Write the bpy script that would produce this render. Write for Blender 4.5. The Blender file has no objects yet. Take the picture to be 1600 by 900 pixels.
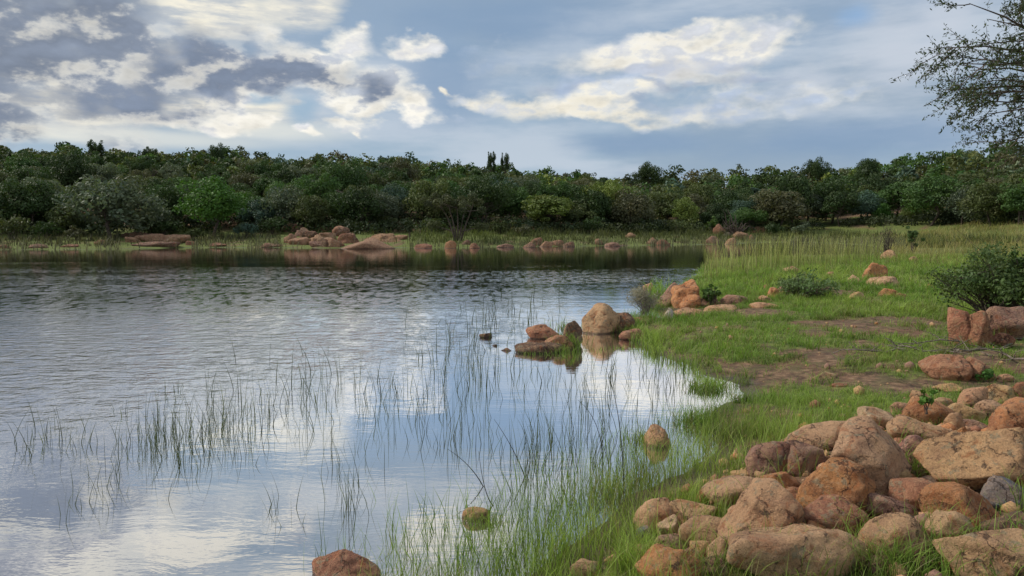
import bpy, bmesh, math, random
import numpy as np
from mathutils import Vector

random.seed(7)
rng = np.random.default_rng(7)
scn = bpy.context.scene
COL = scn.collection
R = math.radians

# ------------------------------------------------------------------ camera
FPX = 1155.0            # focal length in pixels of the 1600 px wide photograph
PITCH = R(4.85)         # looking slightly down
CAM = np.array([0.0, 0.0, 2.3])
cd = bpy.data.cameras.new("camera")
cam = bpy.data.objects.new("camera", cd)
COL.objects.link(cam)
cam.location = CAM
cam.rotation_euler = (math.pi / 2 - PITCH, 0, 0)
cd.sensor_fit = 'HORIZONTAL'
cd.angle = 2 * math.atan(800 / FPX)
cd.clip_start = 0.05
cd.clip_end = 6000
scn.camera = cam

FWD = np.array([0, math.cos(PITCH), -math.sin(PITCH)])
UPV = np.array([0, math.sin(PITCH), math.cos(PITCH)])


def ray(px, py):
    return FWD + np.array([1.0, 0, 0]) * ((px - 800) / FPX) + UPV * ((450 - py) / FPX)


def azel(px, py):
    d = ray(px, py)
    d = d / np.linalg.norm(d)
    return math.degrees(math.atan2(d[0], d[1])), math.degrees(math.asin(d[2]))


# ------------------------------------------------------------------ world: sky and clouds
SUN_AZ, SUN_EL = -78.0, 42.0      # degrees, azimuth measured from +Y towards +X
scn.view_settings.view_transform = 'Standard'
scn.view_settings.look = 'None'
scn.view_settings.exposure = 0.0
scn.view_settings.gamma = 1.0
scn.view_settings.use_curve_mapping = False

world = bpy.data.worlds.new("World")
scn.world = world
world.use_nodes = True
WT = world.node_tree
WT.nodes.clear()


class NT:
    """small helper to write node trees as expressions"""
    def __init__(self, tree):
        self.t = tree

    def node(self, typ, **kw):
        n = self.t.nodes.new(typ)
        for k, v in kw.items():
            setattr(n, k, v)
        return n

    def put(self, sock, v):
        if v is None:
            return
        if isinstance(v, bpy.types.NodeSocket):
            self.t.links.new(v, sock)
        else:
            try:
                sock.default_value = v
            except Exception:
                sock.default_value = tuple(v) + (1.0,)

    def m(self, op, a, b=None, c=None, clamp=False):
        n = self.node('ShaderNodeMath', operation=op, use_clamp=clamp)
        for i, v in enumerate((a, b, c)):
            self.put(n.inputs[i], v)
        return n.outputs[0]

    def v(self, op, a, b=None, c=None, scale=None):
        n = self.node('ShaderNodeVectorMath', operation=op)
        for i, x in enumerate((a, b, c)):
            self.put(n.inputs[i], x)
        if scale is not None:
            self.put(n.inputs['Scale'], scale)
        return n.outputs['Value'] if op in ('LENGTH', 'DOT_PRODUCT', 'DISTANCE') else n.outputs[0]

    def sm(self, x, a, b, lo=0.0, hi=1.0, smooth=True):
        n = self.node('ShaderNodeMapRange')
        n.interpolation_type = 'SMOOTHSTEP' if smooth else 'LINEAR'
        for i, q in enumerate((x, a, b, lo, hi)):
            self.put(n.inputs[i], q)
        return n.outputs[0]

    def mix(self, f, a, b, mode='MIX'):
        n = self.node('ShaderNodeMix', data_type='RGBA', blend_type=mode)
        self.put(n.inputs[0], f)
        self.put(n.inputs[6], a)
        self.put(n.inputs[7], b)
        return n.outputs[2]

    def noise(self, vec, scale, detail=4, rough=0.55, lac=2.0, dist=0.0, color=False):
        n = self.node('ShaderNodeTexNoise')
        self.put(n.inputs['Vector'], vec)
        n.inputs['Scale'].default_value = scale
        n.inputs['Detail'].default_value = detail
        n.inputs['Roughness'].default_value = rough
        n.inputs['Lacunarity'].default_value = lac
        n.inputs['Distortion'].default_value = dist
        return n.outputs['Color' if color else 'Fac']

    def ramp(self, f, stops, interp='LINEAR'):
        n = self.node('ShaderNodeValToRGB')
        n.color_ramp.interpolation = interp
        el = n.color_ramp.elements
        while len(el) < len(stops):
            el.new(0.5)
        for e, (p, c) in zip(el, stops):
            e.position = p
            e.color = tuple(c) + (1.0,)
        self.put(n.inputs[0], f)
        return n.outputs[0]


def lin(r, g, b):
    f = lambda c: (c / 255 / 12.92) if c / 255 <= 0.04045 else ((c / 255 + 0.055) / 1.055) ** 2.4
    return (f(r), f(g), f(b))


W = NT(WT)
out = W.node('ShaderNodeOutputWorld')
tc = W.node('ShaderNodeTexCoord')
D = tc.outputs['Generated']
sep = W.node('ShaderNodeSeparateXYZ')
WT.links.new(D, sep.inputs[0])
DX, DY, DZ = sep.outputs
AZ = W.m('MULTIPLY', W.m('ARCTAN2', DX, DY), 180 / math.pi)
EL = W.m('MULTIPLY', W.m('ARCSINE', DZ), 180 / math.pi)
comb = W.node('ShaderNodeCombineXYZ')
WT.links.new(AZ, comb.inputs[0])
WT.links.new(EL, comb.inputs[1])
AE = comb.outputs[0]
# clouds flatten towards the horizon: stretch the noise domain vertically
cflat = W.node('ShaderNodeCombineXYZ')
W.put(cflat.inputs[0], DX)
W.put(cflat.inputs[1], DY)
W.put(cflat.inputs[2], W.m('MULTIPLY', DZ, 1.9))
DF = cflat.outputs[0]
cflat2 = W.node('ShaderNodeCombineXYZ')
W.put(cflat2.inputs[0], DX)
W.put(cflat2.inputs[1], DY)
W.put(cflat2.inputs[2], W.m('MULTIPLY', DZ, 5.0))
DS = cflat2.outputs[0]

warp = W.v('SCALE', W.v('SUBTRACT', W.noise(DF, 11.0, 6, 0.5, color=True), (0.5, 0.5, 0.5)), scale=5.0)
AEW = W.v('ADD', AE, warp)
fbmA = W.noise(DF, 17.0, 9, 0.56)
sunoff = (-0.012, 0.0, 0.022)
fbmB = W.noise(W.v('ADD', DF, sunoff), 17.0, 9, 0.56)
EMB = W.m('SUBTRACT', fbmA, fbmB)                 # relief of the cloud tops towards the light
NZ = W.m('MULTIPLY', W.m('SUBTRACT', fbmA, 0.5), 1.25)
NZB = W.m('MULTIPLY', W.m('SUBTRACT', W.noise(W.v('ADD', DF, (5.0, 2.0, 1.0)), 15.0, 6, 0.52), 0.5), 1.3)
streak = W.noise(DS, 3.2, 6, 0.55)
streak2 = W.noise(W.v('ADD', DS, (3.1, 1.7, 0.4)), 7.0, 6, 0.6)
soft = W.noise(W.v('ADD', DF, (7.3, 2.0, 5.0)), 2.6, 6, 0.55)


NZS = W.m('MULTIPLY', W.m('SUBTRACT', W.noise(W.v('ADD', DF, (0.7, 3.1, 6.0)), 11.0, 5, 0.45), 0.5), 1.5)
SOFTV = W.sm(W.noise(W.v('ADD', DF, (2.0, 8.0, 3.0)), 7.0, 3, 0.5), 0.38, 0.62, 0.7, 2.4)
FINE = W.m('SUBTRACT', W.noise(W.v('ADD', DS, (5.5, 0.3, 2.0)), 13.0, 8, 0.6), 0.5)
RELIEF = W.m('ADD', W.m('MULTIPLY_ADD', NZB, 0.32, 1.03), W.m('MULTIPLY_ADD', EMB, 1.0, W.m('MULTIPLY', FINE, 0.25)))


def blobs(lst, vec=AEW, k=0.25):
    """union of soft ellipses given by photo pixel centre and half sizes; returns 1 - normalised distance"""
    cur = None
    for px, py, hw, hh in lst:
        a, e = azel(px, py)
        a1, _ = azel(px + hw, py)
        a0, _ = azel(px - hw, py)
        sx = 2.0 / (a1 - a0)
        _, e1 = azel(px, py - hh)
        _, e0 = azel(px, py + hh)
        sy = 2.0 / (e1 - e0)
        q = W.v('MULTIPLY_ADD', vec, (sx, sy, 0), (-a * sx, -e * sy, 0))
        l = W.v('LENGTH', q)
        cur = l if cur is None else W.m('SMOOTH_MIN', cur, l, k)
    return W.m('SUBTRACT', 1.0, cur)


# clear air above and between the clouds
sky = W.node('ShaderNodeTexSky')
sky.sky_type = 'NISHITA'
sky.sun_disc = False
sky.sun_elevation = R(SUN_EL)
sky.sun_rotation = R(SUN_AZ)
sky.air_density = 1.0
sky.dust_density = 1.5
nish = W.v('SCALE', sky.outputs[0], scale=0.085)
veil = W.ramp(W.sm(EL, -4, 40, 0, 1, False), [
    (0.0, lin(188, 206, 222)), (0.13, lin(178, 199, 220)), (0.22, lin(160, 184, 206)),
    (0.36, lin(152, 176, 202)), (0.6, lin(152, 172, 196)), (1.0, lin(142, 162, 190))])
c = W.mix(0.85, nish, veil)
# grey-blue sheet with soft streaks
c = W.mix(W.sm(soft, 0.42, 0.62, 0.0, 0.8), c, lin(148, 168, 188))
c = W.mix(W.m('MULTIPLY', W.sm(streak, 0.44, 0.66), 0.7), c, lin(200, 210, 222))
# darker blue band low over the right and middle
mb = blobs([(1330, 215, 320, 45), (700, 130, 110, 90), (800, 30, 260, 60), (1000, 225, 160, 26)], AE)
c = W.mix(W.sm(W.m('ADD', mb, W.m('MULTIPLY', NZ, 0.6)), -0.1, 0.8, 0, 0.8), c, lin(134, 160, 190))
# veil of lit high cloud, upper right
mv = blobs([(1400, 90, 150, 110), (1260, 130, 130, 60), (1480, 20, 90, 60)], AE)
c = W.mix(W.sm(W.m('ADD', mv, W.m('MULTIPLY', W.m('SUBTRACT', streak2, 0.5), 1.6)), 0.0, 0.9, 0, 0.75), c, lin(202, 210, 222))
mo = blobs([(1340, 24, 60, 30)], AE)
c = W.mix(W.sm(W.m('ADD', mo, NZ), 0.1, 1.0, 0, 0.7), c, lin(140, 176, 216))
# bright warm sheet round the hidden sun, upper left
ms = blobs([(130, 110, 300, 135), (330, 20, 150, 60), (470, 10, 90, 50), (60, 175, 240, 55), (330, 170, 200, 52)], AE)
msf = W.sm(W.m('ADD', ms, W.m('MULTIPLY', W.m('SUBTRACT', streak2, 0.5), 1.3)), 0.05, 0.62)
shv = W.mix(W.sm(W.m('ADD', streak2, W.m('MULTIPLY', FINE, 0.8)), 0.36, 0.62), lin(255, 248, 228), lin(216, 217, 214))
shv = W.mix(W.sm(W.m('ADD', soft, FINE), 0.5, 0.68, 0, 0.6), shv, lin(172, 184, 198))
c = W.mix(W.m('MULTIPLY', msf, 0.95), c, shv)
mg = blobs([(210, 215, 360, 22), (420, 205, 200, 26)], AE)
c = W.mix(W.sm(mg, 0.0, 0.8, 0, 0.7), c, lin(228, 230, 224))
# blue holes in the sheet
mh = blobs([(400, 152, 65, 17), (110, 104, 26, 8), (470, 170, 40, 30)], AE)
c = W.mix(W.sm(W.m('ADD', mh, W.m('MULTIPLY', NZ, 0.8)), 0.0, 0.7, 0, 0.8), c, lin(150, 180, 205))


def cumulus(c, lst, soft_edge, lit, mid, dark, core=(0.15, 0.8), namp=1.5, emb=3.0, alpha=1.0, k=0.25, cn=1.6, bias=0.0, nz=None):
    bl = W.m('ADD', blobs(lst, AEW, k), bias)
    m_ = W.m('ADD', bl, W.m('MULTIPLY', nz or NZ, namp))
    a_ = W.m('MULTIPLY', W.sm(m_, -0.12, W.m('MULTIPLY', SOFTV, soft_edge)), alpha)
    th = W.sm(W.m('ADD', bl, W.m('MULTIPLY', NZB, cn)), core[0], core[1], 0, 1, False)
    sh = W.m('MULTIPLY_ADD', EMB, emb * 1.1, th, clamp=True)
    col = W.mix(W.sm(sh, -0.1, 0.7, smooth=False), lit, mid)
    col = W.mix(W.sm(sh, 0.3, 1.1, smooth=False), col, dark)
    col = W.v('MULTIPLY', col, W.v('SCALE', (1, 1, 1), scale=RELIEF))
    return W.mix(a_, c, col)


# broken clouds over the rest of the sky (outside the photograph's frame)
outside = W.m('MAXIMUM', W.sm(EL, 17.5, 21), W.sm(W.m('ABSOLUTE', AZ), 37, 44))
big = W.noise(W.v('ADD', DF, (1.2, 4.0, 9.0)), 2.3, 8, 0.58)
am = W.m('MULTIPLY', W.sm(big, 0.40, 0.60), outside)
mbr = blobs([(330, -60, 210, 70), (520, -20, 160, 44), (230, -190, 260, 46), (20, -70, 110, 50), (700, -170, 130, 40), (480, -250, 160, 36)], AEW)
sh = W.m('SUBTRACT', W.m('MULTIPLY_ADD', EMB, 5.0, W.sm(big, 0.44, 0.62)), W.m('MULTIPLY', 0.9, W.sm(mbr, 0, 0.4)), clamp=True)
am = W.m('MAXIMUM', am, W.m('MULTIPLY', W.sm(W.m('ADD', mbr, W.m('MULTIPLY', NZ, 2.2)), 0.0, 0.5), outside))
c = W.mix(W.m('MULTIPLY', am, 0.92), c, W.ramp(sh, [(0.0, lin(253, 248, 236)), (0.45, lin(216, 216, 218)), (1.0, lin(154, 160, 176))]))

# soft stratus clouds of the middle right
c = cumulus(c, [(960, 130, 190, 60), (1090, 105, 180, 60), (860, 160, 150, 40), (1100, 170, 150, 30), (790, 95, 80, 30), (1290, 150, 140, 34), (900, 110, 60, 50)],
            1.1, lin(228, 228, 224), lin(206, 212, 220), lin(170, 183, 203), core=(0.2, 1.6), namp=2.4, emb=4, alpha=0.85, cn=3.0)
c = cumulus(c, [(1000, 165, 90, 14), (1180, 120, 80, 14), (870, 130, 60, 12), (1060, 128, 60, 8)],
            0.8, lin(168, 180, 200), lin(158, 172, 196), lin(150, 166, 192), core=(0.2, 1.6), namp=2.2, emb=2, alpha=0.6)
# crisp topped cumulus bank, right
c = cumulus(c, [(950, 84, 84, 34), (1040, 82, 110, 32), (1130, 66, 100, 34), (1195, 64, 66, 22)],
            0.5, lin(244, 240, 229), lin(228, 227, 222), lin(196, 200, 208), core=(0.25, 1.5), namp=1.2, emb=6)
c = cumulus(c, [(1000, 104, 110, 15), (1130, 94, 90, 14), (930, 96, 30, 12)],
            0.9, lin(206, 209, 214), lin(188, 194, 206), lin(172, 181, 198), core=(0.1, 1.2), namp=1.8, emb=3, alpha=0.75)
c = cumulus(c, [(775, 168, 66, 26), (830, 168, 76, 28), (900, 168, 90, 26), (713, 157, 15, 12), (990, 186, 110, 15), (960, 150, 70, 24)],
            0.6, lin(244, 238, 222), lin(230, 228, 220), lin(196, 202, 210), core=(0.3, 1.6), namp=1.5, emb=6)
# far small bright clouds
c = cumulus(c, [(562, 64, 52, 25), (655, 68, 45, 19), (650, 173, 44, 28), (545, 203, 54, 13), (474, 221, 24, 9),
                (370, 188, 90, 21), (240, 190, 80, 19), (570, 212, 15, 8)],
            0.45, lin(253, 249, 238), lin(240, 237, 229), lin(206, 208, 212), core=(0.4, 1.7), namp=1.4, emb=6, k=0.08)
# silver edged cumulus, middle left
c = cumulus(c, [(590, 135, 68, 46), (560, 170, 46, 32), (500, 110, 72, 42), (440, 100, 76, 38), (612, 118, 40, 28), (525, 198, 36, 12),
                (350, 120, 80, 42)],
            0.45, lin(253, 249, 238), lin(230, 230, 226), lin(176, 183, 195), core=(0.3, 1.3), namp=1.5, emb=6, cn=2.4)
# grey bellies in front
c = cumulus(c, [(200, 150, 120, 78), (250, 108, 96, 52), (330, 106, 116, 48), (410, 114, 100, 36), (160, 132, 80, 48), (215, 182, 100, 32),
                (290, 80, 70, 30), (490, 126, 72, 26), (585, 142, 40, 26), (130, 165, 60, 44)],
            0.62, lin(228, 227, 222), lin(158, 166, 180), lin(118, 131, 152), core=(-0.05, 0.9), namp=1.35, emb=5, bias=0.24, nz=NZS)
# dark cloud, top left corner, and a low grey one at the left edge
c = cumulus(c, [(20, 30, 205, 115), (110, 5, 150, 80), (10, 100, 112, 68), (-120, 20, 160, 130), (60, -70, 200, 80), (0, 192, 64, 32), (-60, 200, 80, 36), (35, 212, 48, 16)],
            0.62, lin(226, 225, 219), lin(154, 162, 175), lin(122, 133, 151), core=(-0.05, 0.95), namp=1.2, emb=5, bias=0.33, nz=NZS)
# below the horizon
c = W.mix(W.sm(EL, -1.0, -6.0), c, lin(96, 100, 92))
bg = W.node('ShaderNodeBackground')
bg.inputs[1].default_value = 1.0
WT.links.new(c, bg.inputs[0])
WT.links.new(bg.outputs[0], out.inputs[0])
world.cycles.sampling_method = 'MANUAL'
world.cycles.sample_map_resolution = 512

# ------------------------------------------------------------------ sun, softened by the clouds
sl = bpy.data.lights.new("sun", 'SUN')
sl.energy = 2.8
sl.angle = R(7)
sl.color = (1.0, 0.93, 0.82)
sun = bpy.data.objects.new("sun", sl)
COL.objects.link(sun)
sd_ = Vector((math.sin(R(SUN_AZ)) * math.cos(R(SUN_EL)), math.cos(R(SUN_AZ)) * math.cos(R(SUN_EL)), math.sin(R(SUN_EL))))
sun.rotation_euler = sd_.to_track_quat('Z', 'Y').to_euler()
sun.location = (0, 0, 50)
scn.cycles.max_bounces = 6
scn.cycles.transparent_max_bounces = 4

# ------------------------------------------------------------------ noise and mesh helpers
_perm = np.random.RandomState(3).rand(64, 64, 64)


def vnoise(p):
    p = np.asarray(p, float)
    i = np.floor(p).astype(int)
    f = p - i
    f = f * f * (3 - 2 * f)
    r = 0
    for a in (0, 1):
        for b in (0, 1):
            for c_ in (0, 1):
                w = (f[:, 0] if a else 1 - f[:, 0]) * (f[:, 1] if b else 1 - f[:, 1]) * (f[:, 2] if c_ else 1 - f[:, 2])
                r = r + w * _perm[(i[:, 0] + a) % 64, (i[:, 1] + b) % 64, (i[:, 2] + c_) % 64]
    return r * 2 - 1


def fbm(p, octaves=4, rough=0.5):
    p = np.asarray(p, float)
    s, a, t = 0, 1.0, 0
    for k in range(octaves):
        s = s + a * vnoise(p * 2 ** k + 17.3 * k)
        t += a
        a *= rough
    return s / t


def sstep(x, a, b):
    t = np.clip((np.asarray(x, float) - a) / (b - a), 0, 1)
    return t * t * (3 - 2 * t)


def mesh_np(name, V, faces, mats, smooth=True, mat_idx=None, col=None, attrs=None):
    """faces: list of int arrays (n,3) or (n,4)"""
    me = bpy.data.meshes.new(name)
    V = np.asarray(V, np.float32)
    faces = [f for f in faces if len(f)]
    nl = sum(f.size for f in faces)
    nf = sum(len(f) for f in faces)
    me.vertices.add(len(V))
    me.vertices.foreach_set('co', V.ravel())
    me.loops.add(nl)
    me.loops.foreach_set('vertex_index', np.concatenate([f.ravel() for f in faces]).astype(np.int32))
    me.polygons.add(nf)
    tot = np.concatenate([np.full(len(f), f.shape[1]) for f in faces]).astype(np.int32)
    st = np.concatenate([[0], np.cumsum(tot)[:-1]]).astype(np.int32)
    me.polygons.foreach_set('loop_start', st)
    me.polygons.foreach_set('loop_total', tot)
    me.polygons.foreach_set('use_smooth', np.full(nf, smooth))
    for m_ in (mats if isinstance(mats, (list, tuple)) else [mats]):
        me.materials.append(m_)
    if mat_idx is not None:
        me.polygons.foreach_set('material_index', np.asarray(mat_idx, np.int32))
    if col is not None:
        a = me.attributes.new('col', 'FLOAT_COLOR', 'POINT')
        c4 = np.ones((len(V), 4), np.float32)
        c4[:, :3] = col
        a.data.foreach_set('color', c4.ravel())
    if attrs:
        for k, v in attrs.items():
            a = me.attributes.new(k, 'FLOAT', 'POINT')
            a.data.foreach_set('value', np.asarray(v, np.float32))
    me.update(calc_edges=True)
    return me


def link(name, data=None, parent=None, loc=None, label=None, cat=None, group=None, kind=None, color=None):
    o = bpy.data.objects.new(name, data)
    COL.objects.link(o)
    if parent is not None:
        o.parent = parent
    if loc is not None:
        o.location = loc
    if label:
        o['label'] = label
    if cat:
        o['category'] = cat
    if group:
        o['group'] = group
    if kind:
        o['kind'] = kind
    if color is not None:
        o.color = tuple(color) + (1.0,)
    return o


def tube(pts, rad, n=6):
    """returns vertices and quads of a tapered tube"""
    pts = np.asarray(pts, float)
    rad = np.asarray(rad, float)
    t = np.gradient(pts, axis=0)
    t /= np.linalg.norm(t, axis=1)[:, None] + 1e-9
    ref = np.array([0.31, 0.2, 0.93]) if abs(t[:, 2]).mean() < 0.9 else np.array([1.0, 0.1, 0])
    a = np.cross(t, ref)
    a /= np.linalg.norm(a, axis=1)[:, None] + 1e-9
    b = np.cross(t, a)
    th = np.arange(n) * 2 * math.pi / n
    V = pts[:, None, :] + rad[:, None, None] * (np.cos(th)[None, :, None] * a[:, None, :] + np.sin(th)[None, :, None] * b[:, None, :])
    V = V.reshape(-1, 3)
    m_ = len(pts)
    i = np.arange(m_ - 1)[:, None] * n
    j = np.arange(n)[None, :]
    j2 = (j + 1) % n
    F = np.stack([i + j, i + j2, i + n + j2, i + n + j], -1).reshape(-1, 4)
    return V, F


class Acc:
    def __init__(self):
        self.V, self.Q, self.T, self.C, self.n = [], [], [], [], 0

    def add(self, V, Q=None, T=None, C=None):
        self.V.append(V)
        if Q is not None and len(Q):
            self.Q.append(np.asarray(Q) + self.n)
        if T is not None and len(T):
            self.T.append(np.asarray(T) + self.n)
        self.C.append(np.broadcast_to(np.ones(3) if C is None else C, (len(V), 3)))
        self.n += len(V)

    def mesh(self, name, mat, smooth=True, mi=None):
        F = []
        if self.Q:
            F.append(np.concatenate(self.Q))
        if self.T:
            F.append(np.concatenate(self.T))
        return mesh_np(name, np.concatenate(self.V), F, mat, smooth, col=np.concatenate(self.C), mat_idx=mi)


# ------------------------------------------------------------------ materials
def new_mat(name):
    m_ = bpy.data.materials.new(name)
    m_.use_nodes = True
    nt = m_.node_tree
    nt.nodes.clear()
    h = NT(nt)
    o = h.node('ShaderNodeOutputMaterial')
    return m_, nt, h, o


def bump(h, height, strength, dist, normal=None):
    b = h.node('ShaderNodeBump')
    b.inputs['Strength'].default_value = strength
    b.inputs['Distance'].default_value = dist
    h.put(b.inputs['Height'], height)
    if normal is not None:
        h.put(b.inputs['Normal'], normal)
    return b.outputs[0]


def pbsdf(h, **kw):
    n = h.node('ShaderNodeBsdfPrincipled')
    for k, v in kw.items():
        h.put(n.inputs[k.replace('_', ' ')], v)
    return n.outputs[0]


def make_rock_mat():
    m_, nt, h, o = new_mat('rock')
    tcn = h.node('ShaderNodeTexCoord')
    oi = h.node('ShaderNodeObjectInfo')
    P = h.v('ADD', tcn.outputs['Object'], h.v('SCALE', h.v('ADD', oi.outputs['Location'], (3.0, 1.0, 7.0)), scale=5.7))
    base = oi.outputs['Color']
    n1 = h.noise(P, 3.2, 6, 0.6, dist=0.6)
    n2 = h.noise(h.v('ADD', P, (9.1, 2.2, 4.4)), 5.0, 7, 0.65, dist=1.2)
    n3 = h.noise(P, 26.0, 8, 0.7)
    n4 = h.noise(h.v('ADD', P, (1.0, 5.0, 3.0)), 90.0, 4, 0.7)
    c_ = h.mix(h.sm(n1, 0.46, 0.60, 0, 0.62), base, h.mix(0.35, lin(120, 72, 58), base))          # purple-brown crust
    c_ = h.mix(h.sm(n2, 0.50, 0.60, 0, 0.7), c_, h.mix(0.5, lin(206, 160, 118), base))            # paler weathered face
    c_ = h.mix(h.sm(n2, 0.46, 0.36, 0, 0.75), c_, h.mix(0.3, lin(168, 92, 44), base))               # rust
    vo = h.node('ShaderNodeTexVoronoi', feature='DISTANCE_TO_EDGE')
    h.put(vo.inputs['Vector'], h.v('ADD', P, h.v('SCALE', h.noise(P, 6.0, 5, 0.6, color=True), scale=0.35)))
    vo.inputs['Scale'].default_value = 2.6
    crack = h.sm(vo.outputs['Distance'], 0.0, 0.026, 1, 0)
    crack = h.m('MULTIPLY', crack, h.sm(n1, 0.44, 0.54))
    c_ = h.mix(h.m('MULTIPLY', crack, 0.7), c_, lin(64, 42, 34))
    c_ = h.mix(h.sm(n3, 0.53, 0.68, 0, 0.5), c_, lin(84, 56, 46))
    c_ = h.mix(h.sm(n3, 0.47, 0.36, 0, 0.5), c_, lin(214, 172, 130))
    lich = h.noise(h.v('ADD', P, (4.0, 8.0, 1.0)), 11.0, 6, 0.7)
    c_ = h.mix(h.sm(lich, 0.56, 0.64, 0, 0.6), c_, lin(150, 146, 120))
    c_ = h.mix(h.sm(lich, 0.42, 0.34, 0, 0.75), c_, lin(52, 44, 40))
    c_ = h.mix(h.sm(n4, 0.5, 0.75, 0, 0.4), c_, lin(70, 48, 40))
    # strata, wet foot of stones that stand in the lake
    geo = h.node('ShaderNodeNewGeometry')
    sp = h.node('ShaderNodeSeparateXYZ')
    h.put(sp.inputs[0], geo.outputs['Position'])
    wetness = h.sm(h.m('ADD', sp.outputs[2], h.m('MULTIPLY', n1, 0.05)), 0.04, 0.075, 1, 0)
    c_ = h.mix(h.m('MULTIPLY', wetness, 0.65), c_, lin(52, 40, 32))
    hh = h.m('ADD', h.m('MULTIPLY', n3, 0.5), h.m('MULTIPLY', n2, 1.0))
    hh = h.m('SUBTRACT', hh, h.m('MULTIPLY', crack, 0.45))
    nrm = bump(h, hh, 1.0, 0.10)
    nrm = bump(h, n4, 0.7, 0.012, nrm)
    bs = pbsdf(h, Base_Color=c_, Roughness=h.sm(wetness, 0, 1, 0.88, 0.35), Normal=nrm)
    h.put(o.inputs[0], bs)
    return m_


def make_leaf_mat(name, trans=0.35, rough=0.55, use_obj=True, sat=1.0):
    m_, nt, h, o = new_mat(name)
    at = h.node('ShaderNodeAttribute', attribute_name='col')
    c_ = at.outputs['Color']
    if use_obj:
        oi = h.node('ShaderNodeObjectInfo')
        c_ = h.mix(1.0, c_, oi.outputs['Color'], 'MULTIPLY')
    bs = pbsdf(h, Base_Color=c_, Roughness=rough, Specular_IOR_Level=0.3)
    tr = h.node('ShaderNodeBsdfTranslucent')
    h.put(tr.inputs[0], h.mix(1.0, c_, (1.25, 1.3, 0.6, 1), 'MULTIPLY'))
    mx = h.node('ShaderNodeMixShader')
    mx.inputs[0].default_value = trans
    h.put(mx.inputs[1], bs)
    h.put(mx.inputs[2], tr.outputs[0])
    h.put(o.inputs[0], mx.outputs[0])
    return m_


def make_bark_mat(name, c1, c2):
    m_, nt, h, o = new_mat(name)
    tcn = h.node('ShaderNodeTexCoord')
    n1 = h.noise(h.v('MULTIPLY', tcn.outputs['Object'], (1, 1, 0.25)), 22.0, 6, 0.65)
    c_ = h.mix(h.sm(n1, 0.35, 0.65), c1, c2)
    h.put(o.inputs[0], pbsdf(h, Base_Color=c_, Roughness=0.9, Normal=bump(h, n1, 0.7, 0.02)))
    return m_


def make_ground_mat():
    m_, nt, h, o = new_mat('ground')
    geo = h.node('ShaderNodeNewGeometry')
    P = geo.outputs['Position']
    gr = h.node('ShaderNodeAttribute', attribute_name='grassy').outputs['Fac']
    sh = h.node('ShaderNodeAttribute', attribute_name='inland').outputs['Fac']
    n1 = h.noise(P, 0.9, 7, 0.6)
    n2 = h.noise(P, 7.0, 8, 0.68)
    n3 = h.noise(P, 45.0, 6, 0.7)
    soil = h.ramp(n2, [(0.34, lin(66, 50, 38)), (0.46, lin(104, 80, 60)), (0.55, lin(132, 104, 78)), (0.66, lin(160, 132, 102))])
    soil = h.mix(h.sm(n3, 0.55, 0.75, 0, 0.6), soil, lin(60, 44, 36))
    soil = h.mix(h.sm(n1, 0.5, 0.6, 0, 0.5), soil, lin(118, 82, 60))
    soil = h.mix(h.sm(h.noise(P, 2.6, 6, 0.65), 0.5, 0.6, 0, 0.6), soil, lin(96, 92, 56))
    grass = h.ramp(n2, [(0.36, lin(66, 78, 34)), (0.5, lin(96, 110, 46)), (0.62, lin(126, 132, 62))])
    f = h.sm(h.m('ADD', gr, h.m('MULTIPLY', h.m('SUBTRACT', n2, 0.5), 1.2)), 0.35, 0.75)
    c_ = h.mix(f, soil, grass)
    wet = h.sm(h.m('ADD', sh, h.m('MULTIPLY', h.m('SUBTRACT', n1, 0.5), 0.8)), 0.05, 0.5, 1, 0)
    c_ = h.mix(h.m('MULTIPLY', wet, 0.7), c_, lin(46, 38, 30))
    nrm = bump(h, h.m('ADD', n2, h.m('MULTIPLY', n3, 0.35)), 0.9, 0.05)
    h.put(o.inputs[0], pbsdf(h, Base_Color=c_, Roughness=h.sm(wet, 0, 1, 0.95, 0.4), Normal=nrm))
    return m_


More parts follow.
